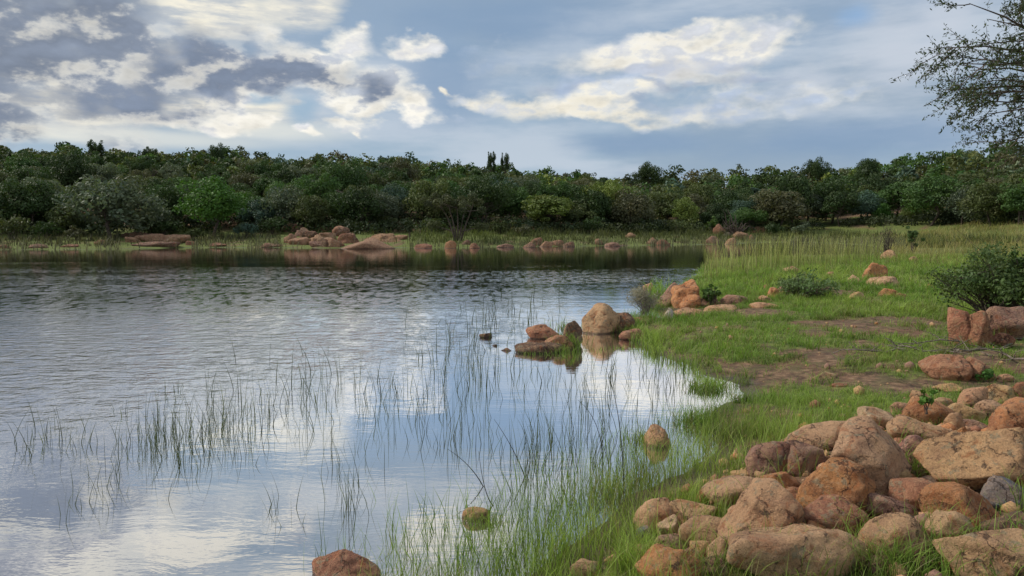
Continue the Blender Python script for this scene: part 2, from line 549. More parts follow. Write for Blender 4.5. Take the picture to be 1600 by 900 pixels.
def make_water_mat():
    m_, nt, h, o = new_mat('lake_water')
    geo = h.node('ShaderNodeNewGeometry')
    P = geo.outputs['Position']
    sp = h.node('ShaderNodeSeparateXYZ')
    h.put(sp.inputs[0], P)
    X, Y = sp.outputs[0], sp.outputs[1]
    far_k = h.sm(Y, 10.0, 23.0)
    # wind: breeze ruffles the open middle, the lee of the banks stays calm
    wn = h.noise(h.v('MULTIPLY', P, (0.05, 0.16, 0)), 1.0, 4, 0.55)
    wn2 = h.noise(h.v('MULTIPLY', P, (3.2, 1.3, 0)), 1.0, 5, 0.7)
    calm_far = h.sm(h.m('ADD', Y, h.m('MULTIPLY', h.m('SUBTRACT', wn, 0.5), 30.0)), 31.0, 50.0, 1, 0.0)
    near = h.sm(h.m('SUBTRACT', Y, h.m('MULTIPLY', X, 1.1)), 9.0, 19.0)
    lee = h.m('MULTIPLY', h.sm(h.m('SUBTRACT', X, h.m('MULTIPLY', Y, 0.10)), 4.0, -6.0), 1.0)
    mid = h.sm(Y, 24.0, 32.0)
    rf = h.m('MAXIMUM', h.m('MULTIPLY', near, h.m('MAXIMUM', lee, 0.10)), mid)
    rf = h.m('MULTIPLY', h.m('MULTIPLY', rf, calm_far), h.sm(wn2, 0.44, 0.57, h.sm(far_k, 0, 1, 0.5, 0.12), 1.35))
    Pw = h.v('ADD', P, h.v('SCALE', h.noise(P, 0.8, 2, 0.5, color=True), scale=0.5))
    w1 = h.noise(h.v('MULTIPLY', Pw, (1.0, 2.3, 1)), 2.4, 3, 0.5)
    w2 = h.noise(h.v('MULTIPLY', Pw, (1.0, 2.0, 1)), 8.0, 3, 0.55)
    w3 = h.noise(h.v('MULTIPLY', P, (0.55, 1.5, 1)), 0.7, 2, 0.5)
    z0 = lambda q: h.m('SUBTRACT', q, 0.5)
    rough_h = h.m('ADD', z0(w1), h.m('MULTIPLY', z0(w2), 0.30))
    w0 = h.noise(h.v('MULTIPLY', Pw, (6.5, 2.8, 1)), 1.0, 4, 0.62)
    hgt = h.m('MULTIPLY', rough_h, h.m('MULTIPLY', rf, h.sm(far_k, 0, 1, 0.034, 0.004)))
    gust = h.sm(h.noise(h.v('MULTIPLY', P, (0.10, 0.30, 0)), 1.0, 3, 0.5), 0.4, 0.6, 0.55, 1.3)
    hgt = h.m('ADD', hgt, h.m('MULTIPLY', h.m('MULTIPLY', z0(w0), gust), h.m('MULTIPLY', rf, h.sm(far_k, 0, 1, 0.012, h.sm(lee, 0, 1, 0.011, 0.018)))))
    calm = h.m('ADD', h.m('MULTIPLY', w3, 0.006), h.m('MULTIPLY', h.noise(h.v('MULTIPLY', Pw, (0.8, 2.6, 1)), 5.0, 3, 0.55), 0.0011))
    hgt = h.m('ADD', hgt, calm)
    b = h.node('ShaderNodeBump')
    b.inputs['Strength'].default_value = 1.0
    b.inputs['Distance'].default_value = 1.0
    h.put(b.inputs['Height'], hgt)
    fr = h.node('ShaderNodeFresnel')
    fr.inputs['IOR'].default_value = 1.75
    h.put(fr.inputs['Normal'], b.outputs[0])
    gl = h.node('ShaderNodeBsdfGlossy')
    gl.inputs['Roughness'].default_value = 0.012
    gl.inputs['Color'].default_value = (0.99, 0.99, 1.0, 1)
    h.put(gl.inputs['Normal'], b.outputs[0])
    df = h.node('ShaderNodeBsdfDiffuse')
    df.inputs['Color'].default_value = lin(84, 82, 74) + (1,)
    mx = h.node('ShaderNodeMixShader')
    h.put(mx.inputs[0], h.sm(fr.outputs[0], 0.0, 0.29, 0.16, 1.0, False))
    h.put(mx.inputs[1], df.outputs[0])
    h.put(mx.inputs[2], gl.outputs[0])
    h.put(o.inputs[0], mx.outputs[0])
    return m_


ROCK = make_rock_mat()
GROUND = make_ground_mat()
WATER = make_water_mat()
LEAF = make_leaf_mat('foliage', 0.22, 0.6)
GRASSM = make_leaf_mat('grass_blade', 0.35, 0.55, use_obj=False)
BARK = make_bark_mat('bark', lin(58, 48, 42), lin(104, 92, 82))
DEADWOOD = make_bark_mat('dead_wood', lin(92, 80, 72), lin(150, 138, 126))


# ------------------------------------------------------------------ terrain
def ground_pt(px, py, z=0.0):
    d = ray(px, py)
    t = (z - CAM[2]) / d[2]
    return CAM + d * t


shore_px = [(800, 905), (850, 880), (905, 850), (950, 815), (985, 785), (1040, 750), (1085, 728), (1130, 700), (1120, 672), (1075, 668),
            (1105, 642), (1150, 622), (1160, 600), (1120, 592), (1085, 575), (1035, 560), (1005, 545), (1000, 520), (985, 500), (1010, 492), (1050, 500),
            (1050, 487), (1010, 480), (1012, 470), (1050, 455), (1075, 442), (1105, 430), (1100, 418), (1115, 408), (1180, 403), (1260, 400), (1330, 398), (1372, 397),
            (1380, 391), (1370, 385), (1300, 380), (1230, 378), (1185, 379), (1110, 382), (1040, 383), (960, 384), (860, 385), (760, 386), (720, 387), (600, 387),
            (540, 388), (420, 387), (300, 387), (180, 389), (60, 390), (-60, 391), (-200, 392)]
shore = [ground_pt(*p)[:2] for p in shore_px]
shore += [np.array(p) for p in [(-90, 66), (-130, 50), (-150, 0), (-130, -60), (-70, -60), (-35, -25), (-14, -7), (-6, 0.5), (-2.6, 3.4), (-0.8, 4.6)]]
SH = np.array(shore)


def shore_sd(x, y):
    """signed distance to the shoreline, positive on land"""
    P = np.stack([np.ravel(x), np.ravel(y)], -1)
    A, B = SH, np.roll(SH, -1, 0)
    best = np.full(len(P), 1e9)
    inside = np.zeros(len(P), bool)
    for a, b in zip(A, B):
        ab = b - a
        t = np.clip(((P - a) @ ab) / (ab @ ab + 1e-12), 0, 1)
        d = np.hypot(*(P - a - t[:, None] * ab).T)
        best = np.minimum(best, d)
        cr = ((a[1] > P[:, 1]) != (b[1] > P[:, 1]))
        with np.errstate(divide='ignore', invalid='ignore'):
            xi = a[0] + (P[:, 1] - a[1]) * (b[0] - a[0]) / (b[1] - a[1])
        inside ^= cr & (P[:, 0] < xi)
    return np.where(inside, -best, best)


def land(x, y):
    """terrain height; returns z and inland distance"""
    x = np.ravel(np.asarray(x, float))
    y = np.ravel(np.asarray(y, float))
    sd = shore_sd(x, y)
    P3 = np.stack([x, y, np.zeros_like(x)], -1)
    r = np.hypot(x, y)
    wob = sstep(r, 0, 60)
    sd = sd + fbm(P3 * 0.9, 4) * (0.12 + 0.9 * wob) + 0.12 * fbm(P3 * 3.1 + 5, 3)
    s = np.maximum(sd, 0)
    zn = 0.09 * np.minimum(s, 2.0) + 0.020 * np.maximum(s - 2.0, 0)
    zn = np.minimum(zn, 2.5)
    az = np.degrees(np.arctan2(x, np.maximum(y, 1e-3)))
    crest = np.interp(az, [-40, -34.7, -20, -8, 0, 8, 16, 25, 34.7, 45], [18.6, 18.2, 16.6, 15.4, 14.4, 13.2, 13.4, 15.2, 18.2, 19])
    crest = crest + 1.0 * fbm(np.stack([az * 0.22, r * 0.01, az * 0], -1), 3)
    slope = (crest - 1.2) / 110
    zf = 0.085 * np.minimum(s, 14) + slope * np.clip(s - 14, 0, 110) - 0.02 * np.maximum(s - 124, 0)
    zf = zf + 0.25 * fbm(P3 * 0.12, 3) * sstep(s, 1, 10)
    wf = sstep(y, 58, 84)
    z = zn * (1 - wf) + np.maximum(zf, -3) * wf
    z = z + 0.34 * np.exp(-(((x - 3.4) / 2.3) ** 2 + ((y - 5.3) / 2.0) ** 2)) * sstep(s, 0, 1.2)
    z = z + sstep(s, 0.1, 1.5) * (0.05 * fbm(P3 * 1.3 + 3, 4) + 0.025 * fbm(P3 * 5 + 9, 3))
    z = np.where(sd < 0, np.maximum(0.16 * sd, -1.6), z)
    return z, sd


def axis(lo, hi, n, a):
    t = np.linspace(math.asinh(lo / a), math.asinh(hi / a), n)
    return a * np.sinh(t)


def build_terrain():
    xs = axis(-1500, 1500, 430, 5.0)
    ys = axis(-600, 2500, 520, 5.0)
    X, Y = np.meshgrid(xs, ys)
    z, sd = land(X, Y)
    n, m_ = len(xs), len(ys)
    i = np.arange(m_ - 1)[:, None] * n + np.arange(n - 1)[None, :]
    F = np.stack([i, i + 1, i + n + 1, i + n], -1).reshape(-1, 4)
    V = np.stack([X.ravel(), Y.ravel(), z], -1)
    me = mesh_np('ground', V, [F], GROUND, attrs={'grassy': grassy(X.ravel(), Y.ravel(), sd), 'inland': sd})
    link('ground', me, kind='structure')
    lo, hi, k = -160, 120, 2
    V = np.array([(-170, -75, 0), (45, -75, 0), (60, 110, 0), (-170, 110, 0)], float)
    link('lake_water', mesh_np('lake_water', V, [np.array([[0, 1, 2, 3]])], WATER), kind='structure', label='rippled lake water mirroring the clouds')


_zc = {}


def row_hit(px, py):
    """where the line of sight through a photo pixel meets the terrain (or the lake)"""
    key = (round(px), round(py))
    if key in _zc:
        return _zc[key]
    d = ray(px, py)
    ts = np.concatenate([np.arange(2.0, 12, 0.04), np.arange(12, 40, 0.15), np.arange(40, 260, 0.6)])
    P = CAM + ts[:, None] * d
    z, _ = land(P[:, 0], P[:, 1])
    z = np.maximum(z, 0.0)
    k = np.argmax(P[:, 2] < z)
    if P[k, 2] >= z[k]:
        k = len(ts) - 1
    _zc[key] = (P[k], ts[k])
    return _zc[key]


# bare soil, slabs and paths in the turf: photo row/column ellipses carried to the ground
bare_px = [(1210, 665, 60, 12), (1120, 720, 40, 14), (1240, 650, 60, 10), (1090, 640, 30, 8), (1400, 520, 70, 10), (1290, 560, 110, 16), (1380, 600, 130, 22), (1250, 520, 60, 9), (1180, 545, 40, 8), (1500, 600, 120, 40), (1160, 578, 50, 10),
           (1560, 560, 90, 26), (1300, 505, 90, 8), (1180, 488, 70, 10), (1130, 478, 60, 9), (1080, 490, 40, 7), (1300, 455, 60, 7), (1200, 640, 30, 8), (1420, 500, 40, 8),
           (1150, 655, 25, 10), (1140, 610, 30, 14), (1340, 540, 60, 8), (1230, 590, 60, 8), (1090, 580, 30, 5)]
bare_w = []


def init_bare():
    for px, py, hw, hh in bare_px:
        c0, t = row_hit(px, py)
        a, _ = row_hit(px - hw, py)
        n_, _ = row_hit(px, py + hh)
        f_, _ = row_hit(px, py - hh)
        bare_w.append((c0[0], (n_[1] + f_[1]) / 2, abs(c0[0] - a[0]), abs(f_[1] - n_[1]) / 2 + 0.05))


def grassy(x, y, sd):
    P3 = np.stack([x, y, np.zeros_like(x)], -1)
    g = 0.86 + 0.95 * fbm(P3 * 0.9 + 2, 4)
    b = np.zeros_like(x)
    for cx, cy, hx, hy in bare_w:
        b = np.maximum(b, 1 - np.clip(np.hypot((x - cx) / hx, (y - cy) / hy), 0, 1.4) / 1.4)
    g = g - (0.85 + 1.8 * fbm(P3 * 2.2 + 8, 3)) * sstep(b, 0.1, 0.8)
    # the rock pile stands on bare earth
    pile = np.exp(-(((x - 3.6) / 2.4) ** 2 + ((y - 5.6) / 2.2) ** 2))
    g = g - 1.1 * sstep(pile, 0.35, 0.8)
    g = g - 0.8 * sstep(x * 0.9 - (y - 12) * 0.2, 8.2, 9.5) * sstep(y, 9, 10.5) * sstep(y, 16, 13)
    # under the far trees there is litter rather than turf
    g = g - 0.9 * sstep(y, 84, 100) * sstep(sd, 14, 22) * (x < 24) - 0.9 * sstep(sd, 30, 40) * (x >= 24)
    mud = fbm(P3 * 1.6 + 44, 3)
    g = g - 1.1 * sstep(mud, -0.05, 0.25) * sstep(sd, 0.75, 0.2) * (y < 24)
    return np.clip(g, 0, 1)


init_bare()
build_terrain()

# ------------------------------------------------------------------ rocks
_ico = {}


def ico(sub):
    if sub not in _ico:
        bm = bmesh.new()
        bmesh.ops.create_icosphere(bm, subdivisions=sub, radius=1.0)
        V = np.array([v.co[:] for v in bm.verts])
        F = np.array([[v.index for v in f.verts] for f in bm.faces])
        bm.free()
        V /= np.linalg.norm(V, axis=1)[:, None]
        _ico[sub] = (V, F)
    return _ico[sub]


def rock_mesh(name, w, dp, h, seed, sharp=14, sub=4, rough=1.0, tilt=0.0, mat=None, pts=None, flat_top=0.0, cleft=False):
    """a boulder: rounded intersection of random half spaces, roughened; real size, centred on its middle"""
    rs = np.random.RandomState(seed)
    n, F = ico(sub)
    K = rs.randint(9, 15)
    pl = rs.randn(K, 3)
    pl /= np.linalg.norm(pl, axis=1)[:, None]
    d = rs.uniform(0.60, 0.98, K)
    if sharp > 10:
        K = rs.randint(8, 12)
        pl = np.vstack([rs.randn(K, 3), rs.randn(14, 3)])
        pl /= np.linalg.norm(pl, axis=1)[:, None]
        d = np.append(rs.uniform(0.52, 0.86, K), rs.uniform(0.80, 0.96, 14))
    if sharp <= 10:
        pl = np.vstack([pl, rs.randn(10, 3)])
        pl /= np.linalg.norm(pl, axis=1)[:, None]
        d = rs.uniform(0.80, 1.0, len(pl))
    if flat_top:
        pl = np.vstack([pl, [0.1, -0.15, 0.98]])
        d = np.append(d, 1 - flat_top)
    base = np.vstack([np.eye(3), -np.eye(3)]) + rs.randn(6, 3) * 0.45
    base /= np.linalg.norm(base, axis=1)[:, None]
    pl = np.vstack([pl, base])
    if sharp > 10:
        sharp = sharp * 1.6
    d = np.append(d, np.ones(6) * 1.0)
    q = np.maximum(n @ pl.T, 0) / d
    r = (q ** sharp).sum(1) ** (-1.0 / sharp)
    off = rs.rand(3) * 50
    nz = 0.07 * fbm(n * 1.6 + off, 3)
    r = r * (1 + nz)
    V = n * r[:, None]
    lo, hi = V.min(0), V.max(0)
    V = (V - (lo + hi) / 2) / ((hi - lo) / 2)
    V = V * np.array([w, dp, h]) / 2
    m_ = (w + h) / 2
    if cleft:
        cx = V[:, 0] / w - 0.06 - 0.12 * V[:, 2] / h
        V = V - n * (0.30 * h * np.exp(-(cx / 0.035) ** 2))[:, None]
    # chips, ledges and grain
    f = 2.2 / m_
    led = fbm(V * f * np.array([0.7, 0.7, 2.6]) + off, 3)
    led = np.round(led * 5) / 5 * 0.6 + led * 0.4
    amp = m_ * (0.048 * led + 0.034 * fbm(V * f * 2.4 + off + 9, 4, 0.6)) * rough
    if sub >= 4:
        amp += m_ * 0.008 * rough * fbm(V * f * 11 + off, 2)
    V = V + n * amp[:, None]
    if tilt:
        a = R(tilt)
        V = np.stack([V[:, 0] * math.cos(a) - V[:, 2] * math.sin(a), V[:, 1], V[:, 0] * math.sin(a) + V[:, 2] * math.cos(a)], -1)
    return mesh_np(name, V, [F], mat or ROCK)


# colours: the rock's own base
TAN, ORG, RED, PUR, OCH, PNK, GRY, CRM, DRK = (lin(214, 170, 128), lin(208, 142, 92), lin(182, 126, 96), lin(172, 132, 112), lin(214, 172, 120),
                                              lin(212, 164, 124), lin(120, 130, 134), lin(220, 188, 146), lin(112, 88, 70))
WHT = lin(206, 202, 192)
_rseed = [100]
rock_info = []


G1 = 'boulders heaped on the near bank'
G2 = 'rocks standing in the shallow lake water'


def rock(cx, cy, w, h, row, color, label, name='boulder', cat='rock', sharp=14, sub=4, depth=0.85, tilt=0, group=None, rough=1.0, seed=None,
         flat_top=0.0, cleft=False, up=0.0):
    """cx, cy, w, h: extent in the photograph (1600 px wide); row: photo row of the ground it stands at"""
    _rseed[0] += 1
    P, t = row_hit(cx, row)
    fwd = math.hypot(P[0], P[1])
    scale = (P - CAM) @ FWD / FPX
    W_, H_ = w * scale * 1.06, h * scale * 1.06
    D_ = (W_ * 0.6 + H_ * 0.4) * depth
    k = ((P - CAM) @ FWD + D_ * 0.32) / ((P - CAM) @ FWD)
    C_ = CAM + ray(cx, cy) * ((P - CAM) @ FWD) * k
    W_ *= k
    H_ *= k
    # a line of sight looking down sees the rock's top as well: carry its underside down to the ground
    gz, _ = land([C_[0]], [C_[1]])
    bottom = C_[2] - H_ / 2
    target = max(gz[0], -0.08) - 0.05 * H_ - 0.01
    if bottom > target and up == 0:
        ext = bottom - target
        if ext < H_ * 1.3 or row < 400:
            H_ += ext
            C_[2] -= ext / 2
        else:
            C_[2] -= H_ * 0.15
            H_ += H_ * 0.3
    sk = {G1: 0.16, G2: 0.2}.get(group, 0.75) * H_
    H_ += sk
    C_[2] -= sk / 2
    vr = np.random.RandomState(_rseed[0])
    color = tuple(np.clip(np.array(color) * vr.uniform(0.88, 1.1) * (1 + vr.uniform(-0.05, 0.05, 3)), 0, 1))
    me = rock_mesh(name, W_, D_, H_, seed or _rseed[0], sharp, sub, rough, tilt, flat_top=flat_top, cleft=cleft)
    o = link(name, me, loc=C_, label=label, cat=cat, group=group, color=color)
    rock_info.append((C_[0], C_[1], W_ / 2, D_ / 2, C_[2] + H_ / 2))
    return o


near = [
    (1480, 700, 60, 36, 720, PUR, 'brown rock between the purple-brown rock and the ochre slab', dict(seed=174, sharp=18)),
    (1590, 735, 60, 44, 765, PUR, 'dark brown rock under the right end of the ochre slab', dict(seed=175, sharp=16)),
    (1548, 640, 44, 26, 656, TAN, 'tan rock between the cone-shaped one and the big round orange one', dict(seed=176, sharp=18)),
    (1470, 630, 40, 20, 640, TAN, 'long tan stone behind the rust-red boulder', dict(seed=177, sharp=16)),
    (1595, 610, 36, 26, 626, RED, 'brown rock cut by the right edge above the round orange boulder', dict(seed=178, sharp=14)),
    (1330, 690, 36, 24, 706, OCH, 'small rock left behind the tallest boulder', dict(seed=179, sharp=20)),
    (1160, 745, 34, 20, 756, OCH, 'small rock in the grass left of the wedged orange one', dict(seed=180, sharp=20)),
    (1400, 750, 44, 34, 774, OCH, 'sandy rock under the right side of the tallest boulder', dict(seed=181, sharp=20)),
    (1542, 842, 40, 28, 856, PUR, 'brown stone between the triangular rock and the flat pinkish one', dict(seed=182, sharp=20)),
    (1008, 862, 34, 24, 874, TAN, 'sandy stone in the grass left of the square-cut boulder', dict(seed=183, sharp=18)),
    # cx, cy, w, h, row, colour, label, kwargs
    (1243, 868, 228, 108, 905, TAN, 'long arched tan boulder along the bottom edge of the heap', dict(sub=5, sharp=11, seed=11, rough=1.1)),
    (1050, 890, 112, 72, 915, ORG, 'square-cut orange boulder at the bottom left corner of the heap', dict(sub=5, sharp=26, seed=212)),
    (1548, 872, 156, 80, 918, PNK, 'wide flat-topped pinkish boulder in the bottom right corner', dict(sub=5, sharp=24, seed=13, flat_top=.35)),
    (1396, 842, 110, 76, 885, TAN, 'domed tan boulder between the arched one and the triangular one', dict(sub=5, sharp=10, seed=14)),
    (1185, 806, 134, 104, 856, TAN, 'large angular pinkish-tan boulder with a broad flat face above the arched boulder', dict(sub=5, sharp=26, seed=15)),
    (1304, 770, 108, 106, 822, ORG, 'bulging bright orange boulder leaning against the tallest rock', dict(sub=5, sharp=9, seed=16)),
    (1348, 722, 136, 128, 790, TAN, 'tallest boulder of the heap, tan with a grey-purple right flank', dict(sub=5, sharp=20, seed=17)),
    (1427, 710, 58, 60, 738, PUR, 'purple-brown rock just right of the tallest boulder', dict(seed=18, sharp=18)),
    (1534, 714, 180, 84, 775, OCH, 'huge wedge-shaped ochre slab with a dark purple lower face', dict(sub=5, sharp=34, seed=521, tilt=6)),
    (1437, 674, 104, 44, 696, TAN, 'long low tan boulder lying under the rust-red one', dict(seed=20, sharp=12)),
    (1452, 644, 74, 40, 664, ORG, 'rough rust-red boulder sitting on the long tan one', dict(seed=21, sharp=10, rough=1.4)),
    (1366, 655, 56, 36, 674, CRM, 'pale angular split rock at the top left of the heap', dict(seed=22, sharp=30)),
    (1285, 683, 104, 50, 706, TAN, 'broad sloping tan boulder beside the grass behind the tallest rock', dict(seed=23, sharp=14)),
    (1200, 720, 66, 58, 748, PUR, 'rounded purple-brown boulder at the grassy left shoulder of the heap', dict(seed=24, sharp=8)),
    (1257, 718, 66, 50, 742, PUR, 'greenish-brown boulder touching the left side of the tallest rock', dict(seed=25, sharp=14)),
    (1223, 757, 60, 38, 776, ORG, 'small orange rock wedged above the large angular boulder', dict(seed=26, sharp=16)),
    (1150, 768, 96, 46, 792, TAN, 'narrow brown boulder behind the left edge of the large angular one', dict(seed=27, sharp=14)),
    (1026, 808, 70, 58, 838, TAN, 'leftmost of the heaped boulders, brown, next to tall green grass', dict(seed=28, sharp=16)),
    (1084, 803, 74, 40, 824, TAN, 'knobbly tan boulder on top of the left end of the heap', dict(seed=29, sharp=11)),
    (1100, 833, 78, 50, 858, TAN, 'round sandy boulder below the knobbly one at the left end', dict(seed=30, sharp=10)),
    (1044, 826, 36, 38, 846, CRM, 'pale upright rock squeezed between the leftmost boulders', dict(seed=31, sharp=22)),
    (1053, 848, 58, 32, 864, PUR, 'grey-brown rock on top of the square-cut orange boulder', dict(seed=32, sharp=14)),
    (1132, 862, 60, 46, 886, TAN, 'tan rock tucked behind the left end of the arched boulder', dict(seed=33, sharp=14)),
    (1118, 890, 44, 34, 908, DRK, 'dark rock between the square-cut and the arched boulder', dict(seed=34, sharp=14)),
    (1395, 793, 90, 34, 812, PUR, 'long purple rock slanting down right of the orange boulder', dict(seed=35, sharp=12, tilt=-16)),
    (1502, 789, 116, 64, 824, ORG, 'orange boulder streaked with black beside the blue-grey stone', dict(sub=5, seed=36, sharp=13)),
    (1476, 825, 64, 54, 852, TAN, 'triangular tan rock in front of the black-streaked boulder', dict(seed=37, sharp=28)),
    (1566, 772, 72, 52, 800, GRY, 'blue-grey stone, the only one of its colour in the heap', dict(seed=38, sharp=28)),
    (1578, 824, 76, 46, 850, DRK, 'dark purple rock at the right edge above the flat pinkish one', dict(seed=39, sharp=14)),
    (1582, 661, 86, 72, 694, ORG, 'big round orange boulder with purple stains at the right edge', dict(sub=5, seed=40, sharp=9)),
    (1520, 623, 46, 34, 640, PNK, 'round pinkish rock left of the ochre cone-shaped one', dict(seed=41, sharp=10)),
    (1560, 620, 48, 36, 638, OCH, 'cone-shaped ochre rock at the top right of the heap', dict(seed=42, sharp=18)),
    (1505, 645, 58, 30, 660, OCH, 'flat ochre rock right of the rust-red boulder', dict(seed=43, sharp=14)),
    (1490, 660, 30, 30, 674, TAN, 'fist-shaped tan rock at the right end of the long tan boulder', dict(seed=44, sharp=9)),
    (1522, 665, 38, 18, 674, PUR, 'thin brown rock peeping out above the ochre slab', dict(seed=45, sharp=14)),
    (1407, 660, 30, 20, 670, OCH, 'small ochre rock right of the pale split rock', dict(seed=46, sharp=18)),
    (1406, 638, 28, 18, 647, TAN, 'small tan rock on bare soil behind the rust-red boulder', dict(seed=47, sharp=14)),
    (1437, 618, 28, 13, 625, TAN, 'little tan stone in the dirt above the heap', dict(seed=48, sharp=14)),
    (1480, 605, 44, 13, 612, OCH, 'flat yellowish stone lying below the cleft boulder', dict(seed=49, sharp=14)),
    (1500, 577, 100, 42, 597, RED, 'cleft red-brown boulder standing apart on the bare earth', dict(sub=5, seed=50, sharp=9, cleft=True)),
    (1570, 591, 26, 14, 598, PNK, 'small pinkish stone right of the cleft boulder', dict(seed=51, sharp=12)),
    (1500, 508, 38, 52, 540, RED, 'upright rusty boulder under the leafy shrub, the left of the pair', dict(seed=52, sharp=16)),
    (1529, 514, 42, 56, 543, RED, 'upright rusty boulder under the leafy shrub, the right of the pair', dict(seed=53, sharp=14)),
    (1580, 502, 76, 44, 534, PUR, 'purple-brown boulder under the shrub at the right edge', dict(seed=54, sharp=12)),
    (1566, 530, 34, 20, 545, RED, 'brown rock poking from the dead branches under the shrub', dict(seed=55, sharp=16)),
    (1287, 587, 34, 12, 592, CRM, 'pale flat stone half buried in the muddy track', dict(seed=56, sharp=14)),
    (1310, 602, 26, 8, 606, RED, 'low brown stone in the mud just below the pale flat one', dict(seed=57, sharp=14)),
    (1443, 742, 32, 16, 752, OCH, 'small greenish-tan stone under the tip of the ochre slab', dict(seed=58, sharp=14)),
    (1470, 739, 24, 20, 751, OCH, 'small ochre stone under the middle of the ochre slab', dict(seed=59, sharp=14)),
    (1504, 748, 42, 24, 761, PUR, 'grey-brown stone lying left of the blue-grey one', dict(seed=60, sharp=14)),
    (1425, 775, 76, 44, 800, RED, 'red-brown boulder between the purple slanting rock and the streaked one', dict(seed=61, sharp=12)),
    (1462, 758, 52, 26, 774, PUR, 'low brown stone behind the red-brown boulder', dict(seed=62, sharp=12)),
    (1436, 880, 32, 24, 892, DRK, 'dark little rock in the grass between domed and flat pinkish boulders', dict(seed=63, sharp=14)),
    (916, 888, 50, 30, 902, TAN, 'tan rock alone in the green grass at the bottom edge', dict(seed=64, sharp=12)),
    (958, 874, 26, 18, 883, OCH, 'small ochre rock in the grass between the lone tan rock and the heap', dict(seed=65, sharp=12)),
    (1006, 838, 26, 32, 854, GRY, 'greyish rock below the leftmost heaped boulder', dict(seed=66, sharp=12)),
    (1304, 806, 90, 56, 842, RED, 'brown boulder supporting the bulging orange one', dict(seed=67, sharp=10)),
    (1255, 782, 26, 18, 792, OCH, 'small ochre stone left of the bulging orange boulder', dict(seed=68, sharp=14)),
    (1238, 772, 40, 20, 784, RED, 'small reddish rock right of the small wedged orange one', dict(seed=69, sharp=14)),
    (1345, 660, 26, 16, 668, TAN, 'small flat stone beside the pale split rock', dict(seed=70, sharp=20)),
    (1540, 758, 30, 20, 770, DRK, 'dark stone under the right part of the ochre slab', dict(seed=71, sharp=14)),
    (1380, 880, 50, 26, 900, PUR, 'brown rock in the grass right of the arched boulder', dict(seed=72, sharp=14)),
    (1480, 880, 30, 22, 892, OCH, 'small ochre rock by the left end of the flat pinkish boulder', dict(seed=73, sharp=14)),
]
for r_ in near:
    rock(*r_[:7], group=G1, **r_[7])

G2 = 'rocks standing in the shallow lake water'
mid = [
    (1027, 684, 42, 38, 700, TAN, 'round tan rock alone in the water near the right bank', dict(seed=81, sharp=8, sub=5)),
    (744, 805, 44, 26, 815, OCH, 'small wedge of brown rock in the water among reeds', dict(seed=82, sharp=20)),
    (541, 892, 106, 54, 915, RED, 'big red-brown boulder in the water at the bottom edge', dict(seed=83, sharp=9, sub=5)),
    (848, 519, 52, 26, 530, RED, 'flat angular brown rock at the left of the islet', dict(seed=84, sharp=26)),
    (842, 544, 74, 20, 553, DRK, 'low dark rock shelf with grass at the front of the islet', dict(seed=85, sharp=10)),
    (896, 524, 30, 46, 545, DRK, 'dark upright rock at the right of the islet', dict(seed=86, sharp=22)),
    (872, 535, 44, 26, 549, RED, 'brown rock behind the grass tuft of the islet', dict(seed=87, sharp=14)),
    (940, 500, 58, 48, 522, TAN, 'large rounded tan boulder mirrored in the calm water', dict(seed=88, sharp=10, sub=5)),
    (987, 524, 40, 18, 533, RED, 'dark red rock lying low in the water right of the rounded boulder', dict(seed=89, sharp=12)),
    (972, 505, 36, 34, 521, DRK, 'grass-covered rock touching the right of the rounded boulder', dict(seed=90, sharp=12)),
    (996, 503, 28, 14, 510, TAN, 'tan rock in the grass behind the dark red one', dict(seed=91, sharp=14)),
    (759, 524, 20, 8, 528, DRK, 'tiny flat rock farthest left in the water before the islet', dict(seed=92, sharp=14)),
    (792, 547, 22, 6, 550, DRK, 'thin sliver of rock in the water left of the islet', dict(seed=93, sharp=14)),
    (773, 540, 9, 4, 542, DRK, 'pebble-sized rock tip between the flat rock and the sliver', dict(seed=94, sharp=14, sub=3)),
]
for r_ in mid:
    rock(*r_[:7], group=G2, name='rock', **r_[7])

